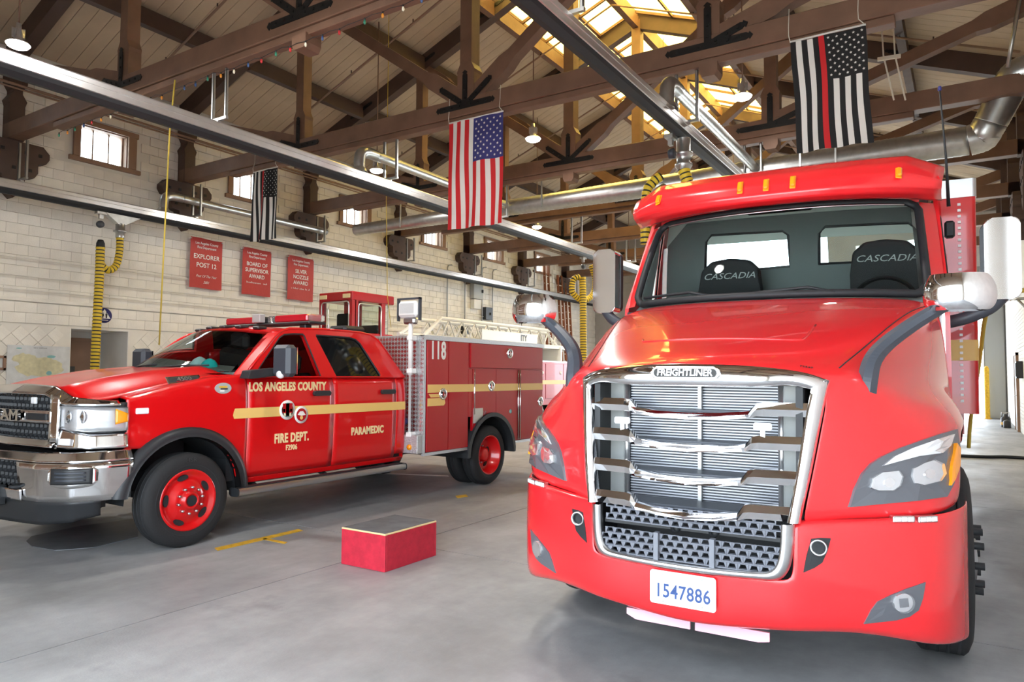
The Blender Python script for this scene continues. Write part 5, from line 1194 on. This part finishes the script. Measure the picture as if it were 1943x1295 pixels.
patch('fog_reflector', bvB, ell(1711, 1143, 19, 18), 'lamp_reflector', .012, fg); patch('fog_bulb_shield', bvB, [(1703, 1136), (1719, 1134), (1721, 1150), (1705, 1152)], 'lamp_dark', .016, fg); patch('fog_lens', bvB, ell(1711, 1143, 20, 19), 'lens', .02, fg)
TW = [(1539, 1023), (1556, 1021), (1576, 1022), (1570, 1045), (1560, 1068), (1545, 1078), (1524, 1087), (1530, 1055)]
tw = patch('tow_hole_shade', bvB, TW, 'rubber', .004)  # dark panel on the bumper skin, shade of the tow hole put into colour
for k, s in enumerate((1, -1)):
    p, n_ = thit(bvB, 1554, 1039)
    if p and tw[k]: lathe('tow_socket', [(.0, .034), (-.014, .036), (-.014, .028), (.0, .026)], 'satin', tw[k], 'y', 22, (s*p.x, p.y-.004, p.z))
for px_ in (1712, 1757):
    p, n_ = thit(bvB, px_, 988-.05*(px_-1712)); 
    if p is None: p, n_ = thit(bvN, px_, 978)
    if p is None: p, n_ = tloc(px_, 985, -.42), Vector((.5, -.86, 0))
    n_ = n_ if n_.y < 0 else -n_; n_ = Vector((n_.x, n_.y, 0)).normalized(); n_ = Vector((.50, -.866, 0)) if n_.length < .5 else n_
    for s in (1, -1):
        nn = Vector((s*n_.x, n_.y, 0)); ex = Vector((-nn.y, nn.x, 0)); q = tloc(px_, 985, p.y); fm = frame((s*q.x, q.y, q.z), ex, (0, 0, 1), nn)
        bm = bmesh.new(); add_box(bm, (-.05, -.014, -.02), (.05, .014, .016), .004); o = bm_obj('marker_light_bar', bm, 'satin', se); o.data.transform(fm)
        for k in range(3): 
            bm = bmesh.new(); add_box(bm, (-.042+k*.029, -.010, .012), (-.016+k*.029, .010, .02), .003); o2 = bm_obj('marker_diode', bm, 'reflect_white', o); o2.data.transform(fm)
# license plate
p, n_ = thit(bvB, 1297, 1119)
p = p if p else tloc(1297, 1119, -.69)
lp = prism('licence_plate', rrect(p.x-.1525, p.x+.1525, p.z-.076, p.z+.076, .014), 'y', p.y-.022, p.y-.016, 'white_paint', se); tag(lp, 'white licence plate')
mat('plate_blue', (.03, .07, .22), .5); mat('plate_red', (.85, .62, .64), .5)
text('lettering', '1547886', .088, 'plate_blue', lp, frame((p.x, p.y-.023, p.z-.016), (1, 0, 0), (0, 0, 1), (0, -1, 0)), .0008, .80, space=1.06, bold=.0012); text('lettering', 'CA EXEMPT', .026, 'plate_red', lp, frame((p.x+.01, p.y-.023, p.z+.048), (1, 0, 0), (0, 0, 1), (0, -1, 0)), .0008, 1.0, space=1.2)
for sx in (-.09, .09):
    for sz in (-.06, .062): lathe('plate_screw', [(0, .005), (-.003, .004), (-.003, 0)], 'satin', lp, 'y', 8, (p.x+sx, p.y-.022, p.z+sz))
# lower air flap in two halves
for a, b in ((-.33, -.012), (.012, .35)): prism('air_flap', [(a, .345), (b, .345), (b, .305), (lerp(a, b, .85) if b > .1 else b, .295), (lerp(a, b, .15) if a < -.1 else a, .295), (a, .315)], 'y', -.53, -.515, 'pink', se)
box('front_underside', (-.7, -.35, .40), (.7, .1, .44), 'rubber', se)
# ---- cab
def wsf(a, b):
    u = lerp(-1, 1, a); c = 1-abs(u)**2.4
    lo = Vector((1.03*u, 1.52-.24*c, 2.055+.015*c)); hi = Vector((.975*u, 2.03-.19*c, 2.80+.02*c)); p = lo.lerp(hi, b); p.y -= .035*math.sin(math.pi*b); return p
def sgrid(name, f, nu, nv, m, par=None, thick=0., flip=False, smooth=True):
    vs = [f(i/nu, j/nv) for j in range(nv+1) for i in range(nu+1)]; fs = [(j*(nu+1)+i, j*(nu+1)+i+1, (j+1)*(nu+1)+i+1, (j+1)*(nu+1)+i) for j in range(nv) for i in range(nu)]
    o = mesh(name, vs, [q[::-1] for q in fs] if flip else fs, m, par or se, smooth)
    if thick: k = o.modifiers.new('thick', 'SOLIDIFY'); k.thickness = thick; k.offset = 0
    return o
ws = sgrid('windshield', lambda a, b: wsf(lerp(.03, .97, a), lerp(.03, .96, b)), 24, 10, 'tint_glass')
fr = [wsf(a, b)+Vector((0, -.012, 0)) for a, b in [(k/20*.92+.04, .01) for k in range(21)]+[(.975, .03), (.99, .08)]+[(.995, .1+.8*k/10) for k in range(11)]+[(.985, .95), (.96, .985)]+[(.94-.88*k/20, .99) for k in range(21)]+[(.04, .985), (.015, .95)]+[(.005, .9-.8*k/10) for k in range(11)]+[(.01, .08), (.025, .03), (.04, .01)]]
tube('windshield_seal', fr, .028, 'rubber', se, 8)
tube('seal_bright_strip', [wsf(.05+.9*k/20, .955)+Vector((0, -.026, 0)) for k in range(21)], .007, 'satin', ws, 6)
# A pillars and cab sides
for s in (1, -1):
    A = [wsf(.5+s*.5, k/8) for k in range(9)]
    vs = [(p.x, p.y, p.z) for p in A]+[(s*(1.125-.05*k/8), p.y+.10, p.z) for k, p in enumerate(A)]
    mesh('windshield_pillar', vs, [(k, k+1, 10+k, 9+k) for k in range(8)], 'red_truck', se, True)
    side = [(1.45, 1.05), (1.60, 2.05), (1.78, 2.3), (2.14, 2.83), (2.3, 2.93), (2.95, 2.95), (2.98, 1.05)]; win = [(1.86, 2.09), (1.93, 2.28), (2.22, 2.70), (2.34, 2.74), (2.72, 2.74), (2.74, 2.09)]
    tri = tessellate_polygon([[Vector((a, b, 0)) for a, b in L] for L in (side, win)]); xx = lambda z: 1.13-.05*max(0, (z-2.0))/.85
    o = mesh('cab_door', [(s*xx(z), y, z) for y, z in side+win], [tuple(t) for t in tri], 'red_truck', se); k = o.modifiers.new('thick', 'SOLIDIFY'); k.thickness = .03; k.offset = 0
    mesh('door_glass', [(s*xx(z), y, z) for y, z in win], [tuple(range(len(win)))], 'tint_glass', o)
    pts = [(s*(xx(z)+.012), y, z) for y, z in win]; tube('window_seal', pts+[pts[0]], .02, 'rubber', o, 6)
# roof with visor
def visor(a, b):
    u = lerp(-1, 1, a); d = .40*abs(u)**2.6; ux = abs(u)
    prof = [(1.52, 2.775), (1.44, 2.795), (1.425, 2.83), (1.46, 2.91), (1.56, 3.00), (1.72, 3.085), (1.95, 3.14), (2.4, 3.16), (2.98, 3.15)]
    t = b*(len(prof)-1); k = min(int(t), len(prof)-2); y = lerp(prof[k][0], prof[k+1][0], t-k); z = lerp(prof[k][1], prof[k+1][1], t-k)
    hw = interp([(1.42, 1.09), (1.9, 1.13), (2.98, 1.13)], y+d*.5)
    dz = -.10*max(0, ux-.80)/.20*min(1, max(0, (z-2.80)/.20)) if ux > .8 else 0
    return Vector((hw*u, y+d*max(0, 1-b*1.1), z+dz))
vz = sgrid('roof_visor', visor, 40, 32, 'red_truck', thick=.012); tag(vz, 'red roof visor with amber lamps')
bvV = ev_bvh(vz)
sgrid('windshield_header', lambda a, b: wsf(a, 1.0)+Vector((0, .0+.02*b, .0+.20*b)), 20, 2, 'red_truck')
for s in (1, -1): mesh('roof_side', [visor(.5+s*.5, k/16) for k in range(4, 17)]+[Vector((s*1.09, visor(.5+s*.5, k/16).y, 2.9)) for k in range(4, 17)], [(k, k+1, 14+k, 13+k) for k in range(12)], 'red_truck', se, True)
for (px_, py_, mi_) in ((1705, 329, -1), (1404.6, 356.6, 1), (1453.7, 351.5, 1), (1504.3, 346, 1), (1705, 329, 1)):
    p, n_ = thit(bvV, px_, py_)
    if p is None: continue
    p = Vector((p.x*mi_, p.y, p.z)); n_ = Vector((n_.x*mi_, n_.y, n_.z))
    n_ = n_ if n_.y < 0 else -n_; ex = Vector((1, 0, 0)); ex = (ex-n_*ex.dot(n_)).normalized(); ey = n_.cross(ex)
    bm = bmesh.new(); add_box(bm, (-.018, -.042, 0), (.018, .042, .026), .009); o = bm_obj('roof_marker_lamp', bm, 'amber', se); o.data.transform(frame(p, ex, ey, n_))
    bm = bmesh.new(); add_box(bm, (-.02, -.055, -.004), (.02, .055, .006), .004); q = bm_obj('lamp_base', bm, 'amber', o); q.data.transform(frame(p, ex, ey, n_))
# interior
def tl(x, y, z): return Vector((x, y, z))
wall = [(-1.06, 1.2), (1.06, 1.2), (1.06, 2.62), (.9, 2.83), (-.9, 2.83), (-1.06, 2.62)]
mesh('rear_upper_trim', [(-1.07, 2.87, 2.6), (1.07, 2.87, 2.6), (1.07, 2.87, 2.94), (-1.07, 2.87, 2.94)], [(0, 1, 2, 3)], 'interior_light', se)
wL = [(q.x, q.z) for q in (tloc(1353, 549, 2.88), tloc(1354, 490, 2.88), tloc(1364, 477, 2.88), tloc(1490, 470, 2.88), tloc(1501, 478, 2.88), tloc(1503, 535, 2.88))]
wR = [(q.x, q.z) for q in (tloc(1553, 531, 2.88), tloc(1553, 475, 2.88), tloc(1565, 462, 2.88), tloc(1710, 452, 2.88), tloc(1721, 460, 2.88), tloc(1724, 521, 2.88))]
tri = tessellate_polygon([[Vector((a, b, 0)) for a, b in L] for L in (wall, wL, wR)])
rw_ = mesh('cab_rear_wall', [(a, 2.86, b) for a, b in wall+wL+wR], [tuple(t) for t in tri], 'interior', se)
for w in (wL, wR):
    mesh('rear_window', [(a, 2.89, b) for a, b in w], [tuple(range(len(w)))], 'tint_glass', rw_); pts = [(a, 2.875, b) for a, b in w]; tube('window_trim', pts+[pts[0]], .018, 'black_plastic', rw_, 6)
box('headliner', (-1.04, 1.95, 2.90), (1.04, 2.86, 2.93), 'interior_light', se); box('overhead_console', (-.95, 2.02, 2.845), (.95, 2.10, 2.885), 'rubber', se, .01); boxes('header_console_pod', [((-.25, 2.0, 2.79), (.25, 2.1, 2.86))], 'rubber', se, .02)
box('dashboard', (-1.03, 1.50, 1.75), (1.03, 1.95, 2.075), 'interior', se, .05); box('cab_floor', (-1.08, 1.45, 1.0), (1.08, 2.95, 1.15), 'rubber', se)
box('firewall', (-1.05, 1.40, .6), (1.05, 1.46, 2.0), 'rubber', se)
for cx, cz, nm in ((tloc(1392, 512, 2.45).x, tloc(1392, 512, 2.45).z, 0), (tloc(1672, 474, 2.45).x, tloc(1672, 474, 2.45).z, 1)):
    w = .25; sh = [(cx-w, 1.3), (cx-w, cz-.28), (cx-w*.92, cz-.10), (cx-w*.6, cz-.02), (cx, cz), (cx+w*.6, cz-.02), (cx+w*.92, cz-.10), (cx+w, cz-.28), (cx+w, 1.3)]
    o = prism('seat_back', sh, 'y', 2.45, 2.60, 'seat', se, bev=.02); text('lettering', 'CASCADIA', .075, 'panel_grey', o, frame((cx, 2.443, cz-.155), (1, 0, 0), (0, 0, 1), (0, -1, 0)), .001, 1.15, shear=.3); box('seat_cushion', (cx-.27, 1.95, 1.25), (cx+.27, 2.5, 1.45), 'seat', o, .05)
sw = tloc(1672, 520, 2.05); lathe('steering_wheel', [(-.015, .21), (0, .225), (.015, .21), (0, .195), (-.015, .21)], 'seat', se, 'y', 28, (sw.x, 2.08, 2.0))
# wipers
for a in ([(1225, 567), (1270, 561), (1310, 556), (1352, 563)], [(1406, 560), (1470, 553), (1535, 546), (1585, 556)]):
    q = [thit(ev_bvh(ws), *t)[0] or tloc(*t, 1.32) for t in a]; q = [v+Vector((0, -.03, .0)) for v in q]; tube('wiper', q, .011, 'rubber', se, 6)
tube('antenna_lead', [tloc(1800, 392, 2.5), tloc(1795, 300, 2.45), tloc(1788, 225, 2.4), tloc(1783, 170, 2.38)], .010, 'rubber', se, 6, radii=[.014, .009, .007, .006])
q = tloc(1803, 430, 2.5); box('antenna_base', (q.x-.04, q.y-.04, q.z-.09), (q.x+.03, q.y+.04, q.z+.04), 'rubber', se, .015); lathe('antenna_tip', [(-.02, .0), (-.015, .014), (.015, .012), (.02, 0)], 'sign_blue', se, 'z', 10, tloc(1783, 168, 2.38))
# ---- mirrors on the hood
for s in (1, -1):
    arm = curve_pts([(s*.735, -.285, 1.405), (s*.745, -.27, 1.49), (s*.765, -.22, 1.585), (s*.82, -.15, 1.665), (s*.93, -.085, 1.76), (s*1.06, -.035, 1.85)], 6)
    vs, fs = [], []; n = len(arm)
    for k, p in enumerate(arm):
        d = (arm[min(k+1, n-1)]-arm[max(k-1, 0)]).normalized(); w = Vector((0, 1, 0)); w = (w-d*w.dot(d)).normalized(); h = d.cross(w); t = k/(n-1); a_, b_ = lerp(.05, .04, t), lerp(.046, .030, t)
        for q in range(8):
            an = math.pi/8+q*math.pi/4; vs.append(p+w*(a_*math.cos(an)*1.08)+h*(b_*math.sin(an)*1.08))
    for k in range(n-1):
        for q in range(8): fs.append((k*8+q, k*8+(q+1) % 8, (k+1)*8+(q+1) % 8, (k+1)*8+q))
    fs += [tuple(range(8))[::-1], tuple((n-1)*8+q for q in range(8))]
    ar = mesh('hood_mirror_arm', vs, fs, 'grey_plastic', se, False)
    hd = cage('hood_mirror', [[(x*.155*(1 if abs(z_) < .9 else .8)+0, y*.115*(1 if abs(z_) < .9 else .75), z_*.085) for x, y in ((1, 0), (.8, -.75), (0, -1), (-.8, -.75), (-1, 0), (-.8, .4), (0, .5), (.8, .4), (1, 0))] for z_ in (-1, -.6, .35, 1)], 'chrome', ar, mirror=False, lv=2, thick=0)
    for v in hd.data.vertices: v.co = v.co+Vector((s*1.115, -.06, 1.905))
    box('mirror_glass', (s*1.115-.12, -.02, 1.85), (s*1.115+.12, -.012, 1.955), 'chrome', ar, .003); prism('mirror_cap', [(s*1.115+.10*math.cos(2*math.pi*k/16), -.07+.07*math.sin(2*math.pi*k/16)) for k in range(16)], 'z', 1.96, 1.972, 'chrome', ar, bev=.005); prism('mirror_base', [(s*1.115+.10*math.cos(2*math.pi*k/16), -.07+.07*math.sin(2*math.pi*k/16)) for k in range(16)], 'z', 1.828, 1.845, 'chrome', ar, bev=.005)
    # tall door mirrors
    q0 = Vector((s*1.13, 1.95, 1.90)); dmx = s*1.46
    arm = curve_pts([q0, (s*1.25, 1.93, 1.93), (s*1.38, 1.93, 1.99), (dmx, 1.96, 2.07)], 5); ar = tube('door_mirror_arm', arm, .045, 'grey_plastic', se, 10)
    prism('door_mirror', rrect(dmx-.10, dmx+.11, 2.05, 2.615, .05), 'y', 1.90, 2.06, 'chrome', ar, bev=.008); prism('mirror_back', rrect(dmx-.115*1 if s > 0 else dmx-.10, dmx+.10 if s > 0 else dmx+.115, 2.06, 2.605, .05), 'y', 2.03, 2.085, 'black_plastic', ar, bev=.004)
hs = curve_pts([tloc(1943, 552, 1.9), tloc(1905, 558, 1.88), tloc(1880, 566, 1.8), tloc(1870, 590, 1.75)], 5)
# ---- wheels and chassis
for s in (1, -1):
    for y, nm in ((.77, 'f'), (4.9, 'r')):
        c = (s*1.045, y, .51); R = .51
        t_ = lathe('tyre', [(-.135, .29), (-.145, .32), (-.14, .44), (-.12, .49), (-.10, .51), (.10, .51), (.12, .49), (.14, .44), (.145, .32), (.135, .29)], 'tyre', se, 'x', 56, c)
        for g in (-.075, -.025, .025, .075): lathe('tread_groove', [(g-.008, R-.006), (g-.008, R+.002), (g+.008, R+.002), (g+.008, R-.006)], 'rubber', t_, 'x', 56, c)
        rim = lathe('rim', [(s*.12, .295), (s*.14, .285), (s*.12, .26), (s*.06, .24), (s*.05, .20), (s*.115, .17), (s*.12, .12), (s*.17, .11), (s*.18, 0)], 'satin', se, 'x', 40, c)
        for k in range(10):
            a = 2*math.pi*k/10; tube('lug_cap', [(c[0]+s*.10, c[1]+.168*math.cos(a), c[2]+.168*math.sin(a)), (c[0]+s*.20, c[1]+.168*math.cos(a), c[2]+.168*math.sin(a))], .02, 'rubber', rim, 8)
    vs = [(s*x, .77-.57*math.cos(math.pi*k/16), .55+.57*math.sin(math.pi*k/16)) for x in (.55, 1.1) for k in range(17)]; mesh('wheel_housing', vs, [(k, k+1, 18+k, 17+k) for k in range(16)], 'rubber', se, True)
    box('cab_step', (min(s*.9, s*1.12), 1.5, .45), (max(s*.9, s*1.12), 2.9, 1.05), 'rubber', se, .03)
boxes('chassis_rail', [((-.45, -.2, .55), (-.33, 7.2, .82)), ((.33, -.2, .55), (.45, 7.2, .82)), ((-.4, .1, .6), (.4, 1.4, 1.3))], 'rubber', se)
for y in (.77, 4.9): tube('axle', [(-.95, y, .51), (.95, y, .51)], .07, 'rubber', se, 10)
# ---- body behind the cab
bd = boxes('flatbed_deck', [((-1.30, 3.42, 1.02), (1.30, 7.4, 1.2))], 'red_deep', se)
for s in (1, -1):
    a, b = sorted((s*1.12, s*1.41)); ps = prism('corner_post', rrect(a, b, 3.34, 3.46, .03), 'z', 1.201, 3.10, 'red_paint', bd)
    prism('post_cap', rrect(a-.006, b+.006, 3.33, 3.47, .03), 'z', 3.09, 3.25, 'satin', ps); prism('post_stripe', rrect(a-.004, b+.004, 3.336, 3.464, .03), 'z', 1.66, 1.84, 'stripe_yellow', ps)
    bm = bmesh.new()
    for k in range(34): add_box(bm, (s*1.285-.012, 3.325, 1.3+k*.052), (s*1.285+.012, 3.34, 1.322+k*.052))
    tag(bm_obj('rivets', bm, 'reflect_white', ps), kind='stuff')

box('side_reflector', (-1.165, .02, .60), (-1.152, .10, .80), 'reflect_white', se, .004)
# ================================================================== tillered ladder truck behind the pickup
lt = root('ladder_truck', 'red ladder truck with rear tiller cab parked along the block wall', 'fire truck', (-12.85, 18, 0))
def LB(n, lo, hi, m, par=None, bev=0.): return box(n, lo, hi, m, par or lt, bev, True)
x0, x1 = -14.05, -11.65
LB('body', (x0, 12.0, .55), (x1, 26.5, 1.95), 'red_deep'); LB('body_deck', (x0, 12.0, 1.95), (x1, 26.5, 2.0), 'diamond_top')
for k in range(11): LB('compartment_door', (x1-.01, 13.0+k*1.22, .75), (x1+.015, 14.19+k*1.22, 1.9), 'red_deep', None, .006)
LB('body_stripe', (x1+.012, 12.1, 1.22), (x1+.02, 26.4, 1.36), 'stripe_yellow')
for k in range(11): lathe('door_latch', [(x1+.015, .06), (x1+.03, .055), (x1+.031, 0)], 'white_paint', lt, 'x', 14, (0, 14.0+k*1.22, 1.6), world=True)
for y in (13.4, 24.6):
    for x in (x0+.2, x1-.2): lathe('tyre', [(-.14, .28), (-.15, .44), (-.11, .52), (.11, .52), (.15, .44), (.14, .28)], 'tyre', lt, 'x', 28, (x, y, .521), world=True, cap=True)
# tiller cab
cx0, cx1, cy0, cy1, cz0, cz1 = -13.42, -12.3, 12.2, 13.35, 2.0, 3.5
tc = LB('tiller_cab', (cx0, cy0, cz0), (cx1, cy1+.3, 2.52), 'red_deep', None, .02)
LB('cab_roof', (cx0-.01, cy0-.01, 3.28), (cx1+.01, cy1+.32, 3.5), 'red_deep', tc, .02)
for (x, y) in ((cx0, cy0), (cx1-.13, cy0), (cx0, cy1-.13), (cx1-.13, cy1-.13)): LB('cab_pillar', (x, y, 2.5), (x+.13, y+.13, 3.3), 'red_deep', tc)
LB('cab_door_post', (cx1-.10, cy0+.10, 2.5), (cx1, cy0+.20, 3.3), 'red_deep', tc)
for y in (cy0, cy1-.04):
    mesh('cab_window', [(cx0+.12, y+.03, 2.5), (cx1-.12, y+.03, 2.5), (cx1-.12, y+.03, 3.29), (cx0+.12, y+.03, 3.29)], [(0, 1, 2, 3)], 'tint_glass', tc, False, True)
q = [(x, cy0-.008, z) for x, z in rrect(cx0+.09, cx1-.10, 2.5, 3.26, .08)]; tube('window_trim', q+[q[0]], .018, 'satin', tc, 6, True)
q = [(cx1+.008, y, z) for y, z in rrect(cy0+.20, cy1-.16, 2.35, 3.22, .08)]; tube('window_trim', q+[q[0]], .018, 'satin', tc, 6, True)
mesh('cab_window', [(cx1-.02, cy0+.2, 2.5), (cx1-.02, cy1-.14, 2.5), (cx1-.02, cy1-.14, 3.29), (cx1-.02, cy0+.2, 3.29)], [(0, 1, 2, 3)], 'tint_glass', tc, False, True)
vs = []
for k in range(7):
    a = math.pi/2*k/6; vs += [(cx1-.3+.3*math.cos(a), cy1+.30*math.sin(a), 2.5), (cx1-.3+.3*math.cos(a), cy1+.30*math.sin(a), 3.29)]
mesh('curved_windshield', vs, [(2*k, 2*k+2, 2*k+3, 2*k+1) for k in range(6)], 'tint_glass', tc, True, True)
LB('tiller_seat', (-13.1, 12.5, 2.5), (-12.6, 12.7, 3.0), 'seat', tc, .04); LB('cab_panel', (-13.2, 13.2, 2.5), (-12.5, 13.35, 2.75), 'rubber', tc)
for x in (cx0+.03, cx1-.3): LB('roof_marker_lamp', (x, cy0-.03, 3.34), (x+.25, cy0-.01, 3.44), 'letter_cream', tc, .008)
# aerial ladder
LX, LZ = (-12.85, -12.1), (3.06, 2.52); bm = bmesh.new()
for X, y0, y1, zt, zb in ((-12.85, 14.6, 23.6, 3.06, 2.52), (-12.1, 14.6, 23.6, 3.06, 2.52), (-12.26, 13.9, 20.0, 2.98, 2.56)):
    add_tube(bm, [(X, y0, zb), (X, y0+.75, zt), (X, y1-1.2, zt), (X, y1, zb-.1)], .055, 8); add_tube(bm, [(X, y0-.1, zb), (X, y1, zb)], .05, 8)
for y in (16.0, 22.0): add_box(bm, (-12.95, y, 2.0), (-12.0, y+.1, 2.5))
add_box(bm, (-12.9, 15.0, 2.44), (-12.05, 23.4, 2.5))
lad = bm_obj('aerial_ladder', bm, 'white_paint', lt, False, wo_(lt)); tag(lad, 'white lattice aerial ladder')
for X, y0, y1, zt, zb in ((-12.85, 14.6, 23.6, 3.06, 2.52), (-12.1, 14.6, 23.6, 3.06, 2.52), (-12.26, 13.9, 20.0, 2.98, 2.56)):
    for k in range(int((y1-y0-2)/.62)):
        ya = y0+.8+k*.62; tube('lattice_web', [(X, ya, zb), (X, ya+.31, zt-.02), (X, ya+.62, zb)], .024, 'white_paint', lad, 6, True)
for k in range(24): tube('ladder_rung', [(-12.85, 15.2+k*.34, 2.52), (-12.1, 15.2+k*.34, 2.52)], .018, 'white_paint', lad, 6, True)
sg = box('side_sign', (-12.035, 17.2, 2.5), (-12.02, 20.4, 2.86), 'white_paint', lad, 0, True)
q = onx(994, 637, -12.016); text('sign_lettering', 'ITY', .27, 'grey_plastic', lad, frame(Vector((-12.012, q.y, min(q.z, 2.70)))-wo_(lt), (0, 1, 0), (0, 0, 1), (1, 0, 0)), .002, .95, bold=.008)
# ================================================================== things on the floor
A_ = Vector((-4.22, 4.115, 0)); stp = root('step_box', 'red wooden step box with worn grey top on the floor between the trucks', 'step box', (-3.99, 4.42, 0))
bx0, bx1, by0, by1, bh = -4.222, -3.757, 4.112, 4.735, .287
boxes('panel_front', [((bx0, by0, 0), (bx1, by0+.018, bh-.012))], 'red_box', stp, .003, True); boxes('panel_back', [((bx0, by1-.018, 0), (bx1, by1, bh-.012))], 'red_box', stp, .003, True)
boxes('panel_right', [((bx1-.018, by0+.019, 0), (bx1, by1-.019, bh-.012))], 'red_box', stp, .003, True); boxes('panel_left', [((bx0, by0+.019, 0), (bx0+.018, by1-.019, bh-.012))], 'red_box', stp, .003, True)
tp = box('top_board', (bx0, by0, bh-.012), (bx1, by1, bh), 'letter_cream', stp, .002, True); box('grip_sheet', (bx0+.012, by0+.008, bh), (bx1-.010, by1-.012, bh+.003), 'box_top', tp, 0, True)
def floormark(name, pts, m, label, cat, h=.003):
    P = [onz(*q) for q in pts]; o = prism(name, [(p.x, p.y) for p in P], 'z', .0005, h, m); tag(o, label, cat); return o
floormark('floor_line', [(407, 1041), (566, 1005), (575, 1008), (413, 1046)], 'paint_yellow', 'worn yellow line painted on the floor by the pickup wheel', 'floor marking')
floormark('floor_line', [(497, 1024), (503, 1022), (545, 1030), (540, 1033)], 'paint_yellow', 'short yellow tick crossing the long yellow floor line', 'floor marking')
floormark('floor_line', [(864, 942), (884, 939), (888, 943), (868, 946)], 'paint_yellow', 'small yellow dash on the floor beyond the step box', 'floor marking')
floormark('floor_line', [(700, 897), (850, 903), (852, 905), (700, 899)], 'white_paint', 'thin white line on the floor under the pickup body', 'floor marking')
mat('plate_steel', (.13, .135, .145), .5, var=.15, vscale=6)
P = [onz(*q) for q in ((60, 1038), (50, 1028), (60, 1019), (150, 1000), (260, 985), (262, 1020), (180, 1040), (105, 1046))]
tag(prism('floor_plate', [(p.x, p.y) for p in P], 'z', .0005, .006, 'plate_steel'), 'flat dark steel plate on the floor ahead of the pickup wheel', 'floor plate')
o = tube('floor_hose', curve_pts([(-2.0, 15.9, .03), (-.6, 15.95, .03), (.2, 16.05, .03), (.6, 16.3, .03), (1.1, 16.2, .03)], 6), .03, 'rubber', None, 8); tag(o, 'black hose lying across the floor beyond the semi truck', 'hose')
ah = root('air_hose', 'yellow air hose hanging by the semi truck mirror', 'hose', ony(1842, 795, 8.2))
tube('hose_line', curve_pts([ony(1990, 535, 6.35), ony(1943, 551, 6.35), ony(1900, 559, 6.4), ony(1882, 570, 6.6), ony(1868, 610, 7.2), ony(1858, 690, 7.8), ony(1842, 795, 8.2), ony(1838, 850, 8.3)], 6), .017, 'rope_yellow', ah, 7, True)
bo = root('door_bollard', 'yellow guard post at the far bay door', 'bollard', (.62, 31.6, 0)); lathe('post', [(0, .08), (1.85, .08), (1.93, .05), (1.95, 0)], 'paint_yellow', bo, 'z', 16); lathe('base_flange', [(0, .14), (.02, .14), (.02, .08)], 'paint_yellow', bo, 'z', 16)
cn = root('pump_can', 'small dark canister with hose on the floor by the white wall', 'canister', (.98, 26.6, 0)); lathe('can', [(0, .13), (.28, .13), (.34, .06), (.4, .05), (.41, 0)], 'black_plastic', cn, 'z', 16); lathe('can_band', [(.08, .132), (.16, .132)], 'stripe_yellow', cn, 'z', 16); lathe('second_can', [(0, .1), (.2, .1), (.24, .03), (.25, 0)], 'black_plastic', cn, 'z', 14, (.02, -.32, 0)); tube('can_handle', [(-.1, 0, .3), (-.1, 0, .45), (.1, 0, .45), (.1, 0, .3)], .015, 'satin', cn, 6)
wb_ = root('wall_box', 'black box mounted on the right brick wall', 'electrical box', (XR-.1, 22.9, 1.5)); box('case', (XR-.16, 22.7, 1.5), (XR-.013, 23.2, 1.95), 'black_plastic', wb_, .015, True); box('lid', (XR-.175, 22.75, 1.55), (XR-.16, 23.15, 1.9), 'grey_plastic', wb_, .004, True)
wb_ = root('wall_bracket', 'white pipe bracket high on the right brick wall', 'bracket', (XR-.2, 17.5, 2.6)); tube('bracket_arm', [(XR-.02, 17.5, 3.1), (XR-.45, 17.5, 3.1)], .03, 'strut', wb_, 8, True); tube('bracket_brace', [(XR-.02, 17.5, 2.65), (XR-.35, 17.5, 3.08)], .025, 'strut', wb_, 8, True); box('wall_plate', (XR-.03, 17.42, 2.6), (XR-.013, 17.58, 3.2), 'strut', wb_, 0, True)
